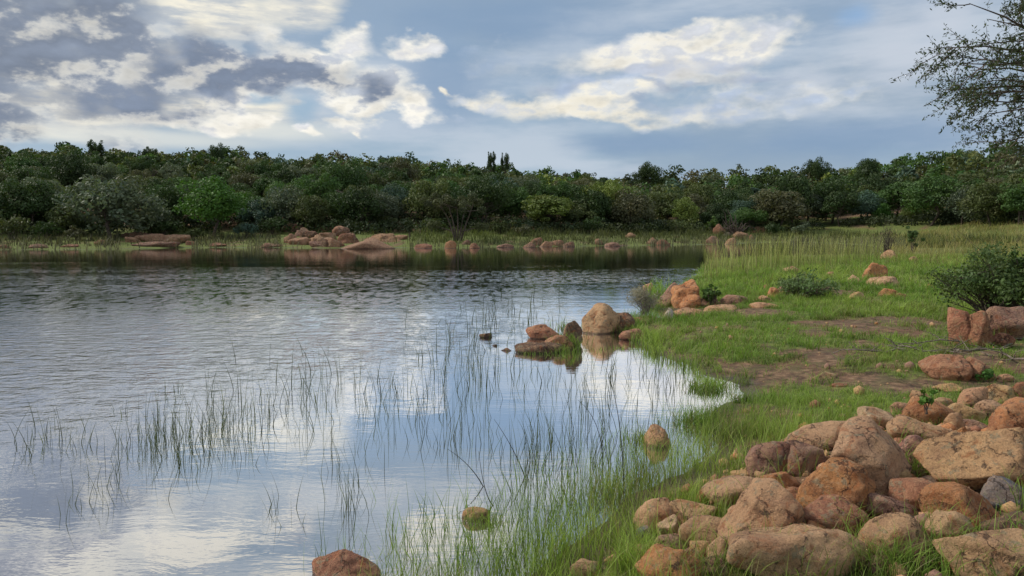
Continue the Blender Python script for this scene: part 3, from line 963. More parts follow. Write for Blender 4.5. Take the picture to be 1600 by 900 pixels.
G3 = 'rocks on the small headland'
head = [
    (1015, 449, 20, 14, 456, TAN, 'tan rock behind the pale dry bush', {}),
    (1041, 460, 36, 36, 479, PUR, 'dark-sided brown boulder between dry bush and orange boulder', dict(sharp=12)),
    (1074, 461, 48, 44, 481, ORG, 'peaked orange layered boulder on the headland', dict(sharp=14, sub=5, seed=917)),
    (1078, 472, 30, 22, 483, ORG, 'blocky orange rock in front of the peaked boulder', dict(sharp=18)),
    (1108, 469, 32, 17, 478, DRK, 'dark rock beneath the small leafy bush', dict(sharp=14)),
    (1147, 468, 50, 15, 475, PUR, 'long flat-topped brown rock right of the small leafy bush', dict(sharp=16)),
    (1070, 488, 64, 13, 495, PNK, 'smooth pink slab at the water in front of the headland rocks', dict(sharp=10)),
    (1126, 481, 54, 8, 486, PNK, 'thin pink slab level with the turf below the long flat rock', dict(sharp=10)),
    (1193, 466, 36, 10, 471, PNK, 'pink flat slab at the right end of the headland', dict(sharp=12)),
    (1196, 477, 44, 8, 481, PNK, 'low pink slab sunk in the turf at the right of the headland', dict(sharp=10)),
    (1045, 491, 28, 18, 499, WHT, 'whitish angular stone at the edge of the little pool', dict(sharp=26)),  # pale patch by the pool, built as an angular rock mesh
    (1208, 457, 18, 16, 464, ORG, 'small upright orange rock left of the grassy brown one', dict(sharp=14)),
    (1232, 453, 36, 18, 461, PUR, 'brown rock half hidden by the low shrub', dict(sharp=12)),
    (1196, 448, 10, 8, 452, RED, 'little red stone in tall grass behind the orange rock', dict(sub=3)),
    (1237, 421, 30, 10, 426, PNK, 'flat pinkish rock among the tall reeds', dict(sharp=12)),
    (1364, 424, 34, 26, 436, ORG, 'tilted angular rock with a dark underside in the meadow', dict(sharp=24, tilt=-20, seed=905)),
    (1381, 440, 54, 15, 446, TAN, 'long low tan rock in front of the tilted meadow rock', dict(sharp=12)),
    (1331, 436, 28, 12, 441, TAN, 'low tan rock left of the tilted meadow rock', dict(sharp=12)),
    (1297, 429, 18, 9, 433, PNK, 'small pale rock in the grass left of the tilted one', dict(sub=3)),
    (1391, 398, 28, 16, 405, TAN, 'tan rock at the foot of the leafless little tree', dict(sharp=12)),
    (1428, 405, 14, 9, 409, PNK, 'small pink rock right of the leafless little tree', dict(sub=3)),
    (1387, 457, 30, 12, 463, ORG, 'broken orange rock in the turf below the long low one', dict(sharp=20)),
    (1338, 462, 28, 13, 468, OCH, 'ochre rock in the turf right of the low shrub', dict(sharp=14)),
    (1279, 457, 14, 10, 462, RED, 'small red rock at the foot of the low shrub', dict(sub=3)),
    (1258, 463, 12, 8, 467, RED, 'tiny red stone left of the foot of the low shrub', dict(sub=3)),
    (1453, 448, 16, 7, 452, ORG, 'small orange rock in the meadow left of the leafy shrub', dict(sub=3)),
    (1535, 389, 14, 7, 393, PNK, 'small pink rock far off in the dry grass', dict(sub=3)),
    (1408, 462, 20, 8, 466, RED, 'flat red stone right of the broken orange rock', dict(sub=3)),
]
for r_ in head:
    kw = dict(sub=4)
    kw.update(r_[7])
    rock(*r_[:7], group=G3, name='rock', **kw)

G4 = 'rocks along the far shore'
far = [
    (60, 384, 30, 7, 388, PUR, 'low brown ledge at the waterline near the left edge', {}),
    (110, 384, 26, 6, 387, RED, 'low reddish ledge at the waterline below the grey-green tree', {}),
    (245, 381, 70, 7, 386, PUR, 'long dark ledge at the waterline below the low pink ledge', {}),
    (340, 382, 30, 6, 386, RED, 'low ledge at the waterline below the bright round tree', {}),
    (425, 383, 34, 7, 387, PUR, 'brown ledge at the waterline left of the outcrop', {}),
    (660, 384, 30, 6, 388, RED, 'low ledge at the waterline left of the lone tree', {}),
    (790, 383, 26, 6, 387, PUR, 'low brown ledge between the lone tree and the peaked rocks', {}),
    (960, 381, 30, 6, 385, PUR, 'low dark ledge at the waterline in the reeds', {}),
    (208, 374, 26, 9, 379, PNK, 'small pink rock left of the low ledge under the grey-green tree', {}),
    (238, 371, 50, 12, 378, PNK, 'left half of the low pink ledge beside the round bright tree', dict(sharp=12)),
    (272, 373, 44, 14, 381, PNK, 'right half of the low pink ledge beside the round bright tree', dict(sharp=12)),
    (215, 366, 50, 9, 371, DRK, 'dark shaded rock behind the low pink ledge', {}),
    (156, 378, 18, 9, 383, RED, 'red rock under the grey-green spreading tree', {}),
    (8, 385, 18, 7, 389, PNK, 'pink rock at the waterline at the left edge', {}),
    (298, 380, 14, 8, 384, RED, 'small red rock left of the round bright tree foot', {}),
    (458, 356, 34, 14, 364, PUR, 'brown rock highest on the left of the outcrop', dict(sharp=20)),
    (484, 366, 30, 14, 374, DRK, 'dark rock in the middle of the broken outcrop', dict(sharp=20)),
    (470, 376, 34, 12, 383, PNK, 'pinkish rock low at the left of the outcrop', dict(sharp=16)),
    (506, 356, 32, 11, 363, PNK, 'pale pink rock at the top of the outcrop', dict(sharp=16)),
    (510, 369, 30, 11, 376, TAN, 'tan rock in the outcrop left of the big ramp slab', dict(sharp=20)),
    (500, 381, 30, 9, 386, PUR, 'brown rock at the waterline below the outcrop', dict(sharp=16)),
    (540, 352, 28, 9, 357, PNK, 'pink rock between outcrop and upper pink rock', dict(sharp=16)),
    (570, 350, 30, 14, 358, PNK, 'upper pink rock on the grassy slope', dict(sharp=14)),
    (570, 380, 96, 15, 389, PNK, 'big smooth pink ramp of rock sloping into the lake', dict(sharp=20, sub=4, rough=0.8, tilt=4, depth=1.2)),
    (600, 369, 60, 14, 378, PNK, 'pink slab behind the big ramp', dict(sharp=12)),
    (622, 371, 30, 9, 376, TAN, 'tan ledge at the right end of the big ramp', dict(sharp=16)),
    (704, 381, 18, 11, 388, ORG, 'orange rock at the waterline under the lone tree', {}),
    (742, 383, 16, 8, 388, RED, 'red rock at the waterline right of the lone tree', {}),
    (728, 378, 14, 8, 383, DRK, 'dark rock at the foot of the lone tree', {}),
    (838, 377, 24, 12, 384, RED, 'reddish peaked rock in the middle of the far shore', dict(sharp=20)),
    (852, 381, 24, 9, 386, PNK, 'pinkish rock in front of the reddish peaked one', {}),
    (826, 382, 20, 8, 387, PUR, 'brown rock left of the reddish peaked one', {}),
    (872, 379, 18, 9, 384, PNK, 'pink rock right of the reddish peaked one', {}),
    (889, 381, 18, 7, 386, DRK, 'dark flat rock right of the peaked rocks', {}),
    (937, 377, 14, 10, 383, PNK, 'lone pink rock in the reeds of the far shore', {}),
    (985, 367, 16, 8, 372, PNK, 'pink rock set back in the grass of the far bank', {}),
    (1018, 376, 20, 10, 382, PNK, 'pink rock left of a wider one near the stump', {}),
    (1036, 378, 22, 8, 383, RED, 'wide red rock nearer the stump', {}),
    (1125, 358, 20, 16, 367, RED, 'red rock at the left of the fallen stump', dict(sharp=16)),
    (1157, 367, 24, 12, 374, PNK, 'pink rock under the fallen stump', dict(sharp=16)),
    (1184, 358, 26, 9, 364, PNK, 'pink rock right of the fallen stump', dict(sharp=16)),
    (1114, 374, 20, 12, 381, PUR, 'brown rock at the waterline left of the stump', dict(sharp=16)),
    (1140, 376, 20, 11, 382, PNK, 'pink rock at the waterline in front of the stump', dict(sharp=16)),
    (1174, 370, 12, 8, 375, RED, 'small red rock right below the fallen stump', {}),
    (1276, 352, 5, 3, 354, WHT, 'tiny white stone shining on the far meadow', {}),  # small bare white thing, built as a rock mesh
]
rs_o = np.random.RandomState(8)
words = ['square', 'slanting', 'cracked', 'narrow', 'thick', 'shaded', 'pale', 'rounded', 'jagged', 'broad', 'little', 'reddish', 'stepped', 'wedge-shaped', 'blunt', 'tall']
where = [(452, 372, 'at the left end of the outcrop'), (476, 362, 'in the upper left of the outcrop'), (498, 375, 'in the heart of the outcrop'), (524, 362, 'in the upper right of the outcrop'),
         (546, 372, 'between the outcrop and the ramp slab'), (520, 381, 'at the waterline between outcrop and ramp slab')]
for j in range(24):
    cx_, cy_, wh_ = where[j % 6]
    wd = words[(j * 5 + j // 6) % 16]
    far.append((cx_ + rs_o.uniform(-11, 11), cy_ + rs_o.uniform(-5, 5), rs_o.uniform(12, 30), rs_o.uniform(6, 12), min(cy_ + 8, 386), [PNK, RED, TAN, PUR, DRK][rs_o.randint(5)],
                wd + ' broken rock ' + wh_, dict(sharp=26)))
for r_ in far:
    kw = dict(sub=4 if r_[2] > 22 else 3, sharp=24, rough=1.8)
    kw.update(r_[7])
    r_ = list(r_)
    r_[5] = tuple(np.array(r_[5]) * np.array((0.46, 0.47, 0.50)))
    if r_[4] > 355:
        r_[3] *= 0.85
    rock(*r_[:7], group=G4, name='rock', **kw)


# small rocks wedged in the gaps of the heap
rs_f = np.random.RandomState(64)
for j in range(64):
    fx = rs_f.uniform(1060, 1600)
    lo_ = np.interp(fx, [1000, 1180, 1300, 1420, 1600], [790, 730, 690, 640, 610])
    fy = rs_f.uniform(lo_, 880)
    fs = rs_f.uniform(16, 36) * (0.6 + 0.6 * (fy - 600) / 300)
    rock(fx, fy, fs, fs * rs_f.uniform(0.5, 0.8), fy + fs * 0.6, [TAN, ORG, RED, PUR, OCH, PNK, DRK][rs_f.randint(7)],
         'small rock wedged in a gap between the heaped near boulders', name='small_rock', group='small rocks wedged in the gaps of the near heap', sharp=rs_f.randint(11, 26), sub=3)


# loose stones between the boulders: nobody could count them
def pebbles():
    A = Acc()
    n, F = ico(1)
    rs = np.random.RandomState(5)
    cnt = 1700
    x = rs.normal(3.7, 1.3, cnt)
    y = rs.normal(5.4, 1.3, cnt)
    x2 = rs.uniform(1.5, 9, 160)
    y2 = rs.uniform(7, 16, 160)
    x, y = np.append(x, x2), np.append(y, y2)
    z, sd = land(x, y)
    ok = (sd > 0.3) & (y > 2.5)
    x, y, z = x[ok], y[ok], z[ok]
    pal = np.array([TAN, ORG, RED, PUR, OCH, PNK])
    for i in range(len(x)):
        s = 0.012 + 0.05 * rs.rand() ** 3
        V = n * (1 + 0.35 * rs.rand(len(n), 1)) * s * rs.uniform(0.6, 1.3, 3)
        A.add(V + (x[i], y[i], z[i] + s * 0.25), T=F, C=pal[rs.randint(6)] * 0.8)
    m_, nt, h, o = new_mat('loose_stone')
    at = h.node('ShaderNodeAttribute', attribute_name='col')
    nz = h.noise(h.node('ShaderNodeNewGeometry').outputs['Position'], 60.0, 5, 0.6)
    h.put(o.inputs[0], pbsdf(h, Base_Color=h.mix(h.sm(nz, 0.4, 0.7, 0, 0.6), at.outputs['Color'], lin(80, 60, 50)), Roughness=0.9, Normal=bump(h, nz, 0.5, 0.01)))
    link('gravel', A.mesh('gravel', m_), kind='stuff', label='loose small stones and grit between the boulders')


pebbles()

# ------------------------------------------------------------------ trees and shrubs
def leaf_cloud(rs, centres, radii, n, size, col, var=0.35, up=0.35, aspect=0.62, shell=0.55, flatten=0.8):
    """n small leaf-clump faces spread over the shells of many lobes; returns V, Q, C"""
    k = rs.choice(len(centres), n, p=radii ** 2 / (radii ** 2).sum())
    d = rs.randn(n, 3)
    d[:, 2] += up
    d /= np.linalg.norm(d, axis=1)[:, None]
    rr = radii[k] * (shell + (1.04 - shell) * rs.rand(n) ** 0.5)
    P = centres[k] + d * rr[:, None] * np.array([1, 1, flatten])
    nrm = d + rs.randn(n, 3) * 0.55
    nrm /= np.linalg.norm(nrm, axis=1)[:, None]
    t = np.cross(nrm, rs.randn(n, 3))
    t /= np.linalg.norm(t, axis=1)[:, None] + 1e-9
    b = np.cross(nrm, t)
    s = size * rs.uniform(0.55, 1.5, n)
    t = t * s[:, None]
    b = b * (s * aspect)[:, None]
    V = np.stack([P - t, P + b * 0.9 - t * 0.1, P + t, P - b], 1).reshape(-1, 3)
    Q = np.arange(n * 4).reshape(-1, 4)
    lobe = rs.uniform(1 - var, 1 + var, len(centres))[k] * rs.uniform(0.8, 1.2, n)
    hue = rs.uniform(-0.10, 0.14, len(centres))[k]
    C = np.array(col)[None, :] * lobe[:, None] * np.stack([1 + hue, np.ones(n), 1 - hue], -1)
    return V, Q, np.repeat(np.clip(C, 0, 1), 4, 0)


def lobes(rs, W_, H_, base, n, style):
    """lobe centres and radii for a crown W_ wide whose foliage spans base..H_"""
    P = rs.randn(n * 3, 3)
    P /= np.linalg.norm(P, axis=1)[:, None]
    P = P[P[:, 2] > (-0.85 if style != 'umbrella' else -0.15)][:n]
    P = P * rs.uniform(0.35, 0.86, (len(P), 1))
    hh = (H_ - base) / 2
    C = P * np.array([W_ / 2, W_ / 2, hh]) + np.array([0, 0, base + hh])
    C += rs.randn(len(C), 3) * W_ * 0.03
    Rr = W_ * rs.uniform(0.10, 0.20, len(C))
    if style == 'airy':
        Rr *= 0.7
    return C, Rr


def branches(rs, H_, W_, base, C, trunk_r, stems=1, n=6):
    A = Acc()
    for s_ in range(stems):
        lean = rs.randn(2) * (0.10 if stems == 1 else 0.25) * H_
        top = np.array([lean[0], lean[1], base + (H_ - base) * 0.45])
        mid = np.array([lean[0] * 0.3, lean[1] * 0.3, top[2] * 0.5]) + rs.randn(3) * 0.05 * H_ * np.array([1, 1, 0])
        r0 = trunk_r * rs.uniform(0.8, 1.1) / math.sqrt(stems)
        off = rs.randn(3) * np.array([1, 1, 0]) * trunk_r * (stems - 1) * 0.5
        V, Q = tube([off - (0, 0, 0.3), off * 1.1 + (0, 0, 0.05), mid + off, top], [r0 * 1.5, r0 * 1.15, r0 * 0.9, r0 * 0.55], n)
        A.add(V, Q)
        sel = rs.choice(len(C), max(3, len(C) // (2 * stems)), replace=False)
        for i in sel:
            s0 = (mid + off) + (top - mid - off) * rs.rand()
            e = C[i]
            m2 = (s0 + e) / 2 + rs.randn(3) * 0.06 * H_
            V, Q = tube([s0, m2, e], [r0 * 0.5, r0 * 0.33, r0 * 0.12], 4)
            A.add(V, Q)
    return A


G_DARK, G_OLIVE, G_GREY, G_BLUE, G_BRIGHT, G_MID, G_YEL, G_BROWN = (
    (0.050, 0.088, 0.026), (0.095, 0.122, 0.040), (0.130, 0.165, 0.100), (0.075, 0.128, 0.092), (0.080, 0.180, 0.030),
    (0.072, 0.140, 0.036), (0.145, 0.195, 0.044), (0.112, 0.116, 0.058))


def proto_tree(seed, W_, H_, base, n_lobes, n_leaf, size, style='round', stems=1, trunk_r=0.14):
    rs = np.random.RandomState(seed)
    C, Rr = lobes(rs, W_, H_, base, n_lobes, style)
    V, Q, Cc = leaf_cloud(rs, C, Rr, n_leaf, size, (1, 1, 1), var=0.34, shell=0.5 if style != 'airy' else 0.1)
    crown = mesh_np('crown', V, [Q], LEAF, smooth=False, col=Cc)
    tr = branches(rs, H_, W_, base, C, trunk_r, stems).mesh('trunk', BARK)
    # one mesh with both, for far copies
    A = branches(np.random.RandomState(seed), H_, W_, base, C, trunk_r, stems)
    A2 = Acc()
    for v_, q_ in zip(A.V, A.Q):
        pass
    nb = sum(len(q) for q in A.Q)
    A.add(V, Q, C=Cc)
    both = A.mesh('tree', [BARK, LEAF], smooth=False, mi=np.concatenate([np.zeros(nb, int), np.ones(len(Q), int)]))
    return dict(crown=crown, trunk=tr, both=both, W=W_, H=H_)


PROTO = [
    proto_tree(1, 6.2, 5.4, 0.5, 46, 6500, 0.13),
    proto_tree(2, 7.0, 5.0, 0.4, 50, 6500, 0.13),
    proto_tree(3, 5.4, 6.2, 0.9, 42, 6000, 0.13),
    proto_tree(4, 8.0, 5.4, 1.3, 46, 6500, 0.13, 'umbrella', 3),
    proto_tree(5, 5.0, 4.0, 0.1, 40, 5500, 0.12),
    proto_tree(6, 6.5, 6.8, 1.6, 40, 5000, 0.13, 'airy', 2),
    proto_tree(7, 6.0, 5.8, 0.7, 56, 6500, 0.12),
]


def place_tree(i, px, row, wpx, hpx, col, label, group=None, cat='tree', name='tree', rot=None, parts=True):
    P, t = row_hit(px, row)
    s = (P - CAM) @ FWD / FPX
    p = PROTO[i]
    z, _ = land([P[0]], [P[1]])
    sc = (wpx * s / p['W'], wpx * s / p['W'], hpx * s / p['H'])
    rz = random.uniform(0, 6.28) if rot is None else rot
    o = link(name, None, loc=(P[0], P[1], z[0] - 0.1), label=label, cat=cat, group=group)
    o.rotation_euler = (0, 0, rz)
    o.scale = sc
    link('trunk', p['trunk'], o)
    link('crown', p['crown'], o, color=np.array(col) * 1.0)
    front_xy.append((P[0], P[1], wpx * s / 2))
    return o


front_xy = []
GF = 'trees and tall shrubs standing in the front row of the far bank'
front = [
    (4, -15, 366, 80, 70, G_DARK, 'dark bush cut by the left edge of the far bank'),
    (0, 48, 364, 88, 82, G_DARK, 'dark round tree second from the left on the far bank'),
    (1, 172, 371, 160, 92, G_GREY, 'wide grey-green spreading tree left of the bright round one'),
    (4, 110, 366, 70, 48, G_OLIVE, 'olive bush at the left foot of the wide grey-green tree'),
    (4, 238, 364, 66, 46, G_GREY, 'grey-green bush between the wide tree and the bright round one'),
    (0, 270, 358, 70, 66, G_DARK, 'dark tree behind the left side of the bright round one'),
    (6, 333, 369, 112, 90, G_BRIGHT, 'bright green round tree, the brightest on the far bank'),
    (4, 402, 357, 66, 46, G_BLUE, 'bluish bush right of the bright round tree'),
    (1, 440, 352, 70, 56, G_BLUE, 'blue-green tree above the left end of the outcrop'),
    (2, 478, 346, 60, 58, G_GREY, 'grey-green tree above the middle of the outcrop'),
    (4, 528, 346, 62, 48, G_GREY, 'pale grey-green bush above the right of the outcrop'),
    (0, 565, 342, 58, 52, G_OLIVE, 'olive tree above the upper pink rock'),
    (1, 612, 345, 74, 56, G_BLUE, 'bluish-grey bush above the right end of the ramp slab'),
    (0, 655, 344, 62, 50, G_DARK, 'dark tree between the bluish bush and the lone tree'),
    (4, 690, 345, 50, 42, G_MID, 'green bush behind the left of the lone tree'),
    (1, 760, 347, 66, 46, G_DARK, 'dark bush behind the right of the lone tree'),
    (0, 800, 348, 64, 54, G_MID, 'mid green tree right of the lone tree'),
    (2, 855, 360, 90, 62, G_YEL, 'yellow-green tree in the middle of the far bank'),
    (4, 903, 358, 66, 44, G_OLIVE, 'olive bush right of the yellow-green tree'),
    (1, 945, 356, 60, 46, G_DARK, 'dark bush left of the domed grey-olive tree'),
    (1, 985, 360, 92, 62, G_BROWN, 'domed grey-olive tree at the edge of the reeds'),
    (0, 1040, 356, 70, 56, G_OLIVE, 'olive tree right of the domed grey-olive one'),
    (4, 1088, 354, 60, 50, G_BROWN, 'brownish bush left of the fallen stump'),
    (1, 1140, 350, 74, 52, G_DARK, 'dark tree right behind the fallen stump'),
    (0, 1215, 361, 96, 64, G_BROWN, 'rounded brown-green tree right of the fallen stump'),
    (2, 1262, 352, 60, 56, G_GREY, 'grey-green tree at the head of the inlet'),
    (0, 1300, 349, 82, 66, G_DARK, 'very dark tree behind the inlet meadow'),
    (4, 1345, 342, 50, 40, G_GREY, 'pale bush between the very dark tree and the small bright one'),
    (4, 1378, 347, 32, 30, G_BRIGHT, 'small bright green bush behind the leafless little tree'),
    (2, 1412, 342, 70, 66, G_MID, 'green tree left of the lush one behind the dry grass'),
    (6, 1455, 353, 92, 78, G_MID, 'lush light green tree behind the dry grass'),
    (1, 1502, 352, 70, 58, G_GREY, 'grey-green tree right of the lush light green one'),
    (0, 1548, 352, 80, 68, G_OLIVE, 'olive tree behind the dry grass near the right edge'),
    (2, 1592, 352, 70, 72, G_MID, 'green tree behind the dry grass at the right edge'),
]
for f_ in front:
    place_tree(*f_, group=GF)

# two tall feathery trees on the skyline and other tops that stick out
sky_tops = [
    (5, 768, 272, 15, 40, G_DARK, 'left of the two feathery treetops standing clear on the skyline', 212),
    (5, 789, 272, 14, 38, G_DARK, 'right of the two feathery treetops standing clear on the skyline', 214),
    (5, 150, 244, 26, 30, G_DARK, 'ragged treetop on the skyline above the wide grey-green tree', 196),
    (5, 232, 250, 24, 24, G_DARK, 'thin leaning treetop on the skyline left of the bright round tree', 192),
    (3, 340, 252, 26, 23, G_DARK, 'flat-topped tree on the skyline above the bright round tree', 190),
    (5, 600, 262, 22, 22, G_DARK, 'pointed treetop on the skyline above the ramp slab', 192),
    (3, 1012, 276, 40, 17, G_DARK, 'broad dark tree on the skyline above the domed grey-olive tree', 190),
    (3, 1275, 268, 36, 16, G_DARK, 'flat dark tree on the skyline above the very dark tree', 190),
    (0, 1355, 268, 36, 20, G_DARK, 'dark rounded tree on the skyline above the small bright bush', 188),
]


def top_tree(i, px, row, w, h, col, label, dist):
    d = ray(px, row)
    d = d / d[1]
    x, y = d[0] * dist * 0.0 + d[0] * dist, dist
    r_ = math.hypot(x, y)
    k = dist / r_
    x, y = x * k, y * k
    z, _ = land([x], [y])
    s = y / math.cos(PITCH) / FPX
    top = CAM[2] + (ray(px, row - h) / ray(px, row - h)[1])[2] * y
    H_ = max(top - z[0], 4.0)
    p = PROTO[i]
    W_ = max(w * s, 2.0) * 1.15
    o = link('tree', None, loc=(x, y, z[0]), label=label, cat='tree', group='treetops that stand out on the skyline')
    o.scale = (W_ / p['W'], W_ / p['W'], H_ / p['H'])
    o.rotation_euler = (0, 0, random.uniform(0, 6.28))
    link('trunk', p['trunk'], o)
    link('crown', p['crown'], o, color=col)


for a in sky_tops:
    top_tree(*a)


# the wood on the hillside
def hillside():
    rs = np.random.RandomState(11)
    pts = []
    r = 86.0
    while r < 232:
        step = 4.6 + 0.018 * (r - 86)
        na = int(R(90) * r / step)
        for a in np.linspace(-45, 45, na):
            aa = R(a) + rs.uniform(-0.45, 0.45) * step / r
            rr = r + rs.uniform(-0.45, 0.45) * step
            pts.append((rr * math.sin(aa), rr * math.cos(aa)))
        r += step * 0.92
    P = np.array(pts)
    z, sd = land(P[:, 0], P[:, 1])
    r_ = np.hypot(P[:, 0], P[:, 1])
    az = np.degrees(np.arctan2(P[:, 0], P[:, 1]))
    lim = np.interp(az, [-40, -10, 0, 10, 18, 24, 30, 40], [15, 17, 18, 16, 13, 22, 24, 24])
    ok = (sd > lim)
    for fx, fy, fw in front_xy:
        ok &= np.hypot(P[:, 0] - fx, P[:, 1] - fy) > fw * 0.8
    P, z, r_, az = P[ok], z[ok], r_[ok], az[ok]
    o_ = np.argsort(r_)
    P, z, r_, az = P[o_], z[o_], r_[o_], az[o_]
    inframe = np.abs(az) < 35.5
    kinds = [('dark green', G_DARK), ('olive green', G_OLIVE), ('mid green', G_MID), ('grey-green', G_GREY), ('brownish green', G_BROWN), ('yellow-green', G_YEL), ('bluish green', G_BLUE)]
    pr = [0.30, 0.24, 0.20, 0.08, 0.10, 0.04, 0.04]
    marks = [(-90, -25, 'far hillside above the wide grey-green tree'), (-25, -16, 'far hillside above the bright round tree'),
             (-16, -7, 'far hillside above the pink outcrop'), (-7, 3, 'far hillside above the lone shore tree'),
             (3, 12, 'far hillside above the domed grey-olive tree'), (12, 22, 'far hillside above the fallen stump'),
             (22, 90, 'far hillside above the dry grass')]
    n_ind = 0
    A = Acc()
    for i in range(len(P)):
        k = rs.choice(len(kinds), p=pr)
        nm, col = kinds[k]
        col = np.array(col) * rs.uniform(0.75, 1.3)
        pi = rs.choice(7, p=[.22, .2, .17, .12, .06, .08, .15])
        s = rs.uniform(0.62, 1.12)
        sz = s * rs.uniform(0.8, 1.15)
        if rs.rand() < 0.08:
            sz *= 1.25
        rz = rs.uniform(0, 6.28)
        if inframe[i] and n_ind < 250:
            n_ind += 1
            mk = [m_ for m_ in marks if m_[0] <= az[i] < m_[1]][0][2]
            o = link('tree', PROTO[pi]['both'], loc=(P[i, 0], P[i, 1], z[i] - 0.2), label=nm + ' tree in the wood on the ' + mk, cat='tree',
                     group=nm + ' trees on the ' + mk, color=col)
            o.rotation_euler = (0, 0, rz)
            o.scale = (s, s, sz)
        else:
            n = 420
            me = PROTO[pi]
            rs2 = np.random.RandomState(i)
            C_, Rr = lobes(rs2, me['W'] * s, me['H'] * sz, 1.0, 22, 'round')
            V, Q, Cc = leaf_cloud(rs2, C_, Rr, n, 0.34, col, var=0.4)
            A.add(V + (P[i, 0], P[i, 1], z[i] - 0.2), Q, C=Cc)
    link('woodland', A.mesh('woodland', WOOD, smooth=False), kind='stuff', label='unbroken bushveld woodland farther up the hillside')
    print('hillside', len(P), n_ind)


WOOD = make_leaf_mat('woodland_foliage', 0.22, 0.6, use_obj=False)
hillside()


# undergrowth that closes the foot of the wood
def undergrowth():
    rs = np.random.RandomState(4)
    n = 5200
    x = rs.uniform(-85, 85, n)
    y = rs.uniform(74, 118, n)
    z, sd = land(x, y)
    az = np.degrees(np.arctan2(x, y))
    lim = np.interp(az, [-40, -10, 0, 10, 18, 24, 30, 40], [13, 15, 15, 13, 11, 20, 22, 22])
    ok = (sd > lim) & (sd < lim + 9)
    x, y, z = x[ok], y[ok], z[ok]
    A = Acc()
    m_ = len(x)
    C_ = np.stack([x, y, z + 0.5], -1)
    V, Q, Cc = leaf_cloud(rs, C_, rs.uniform(0.5, 1.5, m_), 60000, 0.16, (0.045, 0.066, 0.024), var=0.5)
    A.add(V, Q, C=Cc)
    link('undergrowth', A.mesh('undergrowth', WOOD, smooth=False), kind='stuff', label='low dark undergrowth at the foot of the far wood')


undergrowth()


# ---- single plants with a shape of their own
def lone_tree():
    P, t = row_hit(716, 377)
    s = (P - CAM) @ FWD / FPX
    z, _ = land([P[0]], [P[1]])
    H_, W_ = 74 * s, 84 * s
    rs = np.random.RandomState(21)
    o = link('tree', None, loc=(P[0], P[1], z[0] - 0.05), label='lone many-stemmed tree with an open crown on the grassy far shore', cat='tree')
    A = Acc()
    Cc = []
    for k in range(5):
        a = -0.62 + k * 0.30
        b0 = np.array([0.12 * (k - 2), 0.1 * rs.randn(), -0.2])
        m1 = np.array([math.sin(a) * H_ * 0.22, rs.randn() * 0.25, H_ * 0.24])
        m2 = np.array([math.sin(a) * H_ * 0.40, rs.randn() * 0.5, H_ * 0.50])
        e = np.array([math.sin(a) * H_ * 0.62, rs.randn() * 0.9, H_ * 0.78])
        V, Q = tube([b0, m1, m2, e], [0.14, 0.10, 0.07, 0.03], 7)
        A.add(V, Q)
        for q in range(6):
            f = rs.uniform(0.4, 1)
            s0 = m2 + (e - m2) * f
            ee = s0 + np.array([rs.randn() * W_ * 0.17, rs.randn() * W_ * 0.17, abs(rs.randn()) * H_ * 0.10 + 0.1])
            V, Q = tube([s0, (s0 + ee) / 2 + rs.randn(3) * 0.1, ee], [0.05, 0.035, 0.012], 4)
            A.add(V, Q)
            Cc.append(ee)
    # one long low arm to each side
    for sx in (-1, 1):
        e = np.array([sx * W_ * 0.5, 0.2, H_ * 0.33 - (0.15 if sx > 0 else 0)])
        V, Q = tube([(sx * 0.3, 0, H_ * 0.2), (sx * W_ * 0.28, 0.1, H_ * 0.27), e], [0.07, 0.05, 0.015], 5)
        A.add(V, Q)
        Cc += [e, e * np.array([0.8, 1, 1.05])]
    link('trunk', A.mesh('trunk', BARK), o)
    Cc = np.array(Cc)
    V, Q, C_ = leaf_cloud(rs, Cc, np.full(len(Cc), W_ * 0.095), 9000, 0.09, (1, 1, 1), var=0.4, shell=0.2)
    link('crown', mesh_np('crown', V, [Q], LEAF, False, col=C_), o, color=(0.085, 0.098, 0.040))


lone_tree()


def bush(px, row, wpx, hpx, col, label, seed, n=4000, size=0.05, style='round', cat='bush', name='bush', aspect=0.55, nl=40, lift=0.0, woody=BARK, shell=0.3, tr=0.02):
    P, t = row_hit(px, row)
    s = (P - CAM) @ FWD / FPX
    z, _ = land([P[0]], [P[1]])
    W_, H_ = wpx * s, hpx * s
    rs = np.random.RandomState(seed)
    C_, Rr = lobes(rs, W_, H_, H_ * 0.12, nl, style)
    mid_c = np.array([0, 0, H_ * 0.4])
    C_ = mid_c + (C_ - mid_c) * np.clip(1 + 0.28 * rs.randn(len(C_), 1), 0.5, 1.5)
    C_[:, 2] = np.maximum(C_[:, 2], H_ * 0.08)
    Rr = Rr * rs.uniform(0.6, 1.3, len(Rr))
    o = link(name, None, loc=(P[0], P[1], z[0] + lift), label=label, cat=cat)
    A = Acc()
    for i in range(len(C_)):
        b0 = np.array([rs.randn() * W_ * 0.05, rs.randn() * W_ * 0.05, -0.05])
        mid_ = b0 * 0.5 + C_[i] * np.array([0.35, 0.35, 0.55]) + rs.randn(3) * 0.04 * H_
        V, Q = tube([b0, mid_, C_[i]], [tr, tr * 0.65, tr * 0.2], 4)
        A.add(V, Q)
        for q in range(3):
            e = C_[i] + rs.randn(3) * Rr[i] * 0.8
            V, Q = tube([mid_ + (C_[i] - mid_) * 0.5, e], [tr * 0.35, tr * 0.12], 3)
            A.add(V, Q)
    link('stem', A.mesh('stem', woody), o)
    if n:
        V, Q, Cc = leaf_cloud(rs, C_, Rr, n, size, (1, 1, 1), var=0.4, shell=shell, aspect=aspect)
        link('foliage', mesh_np('foliage', V, [Q], LEAF, False, col=Cc), o, color=col)
    return o


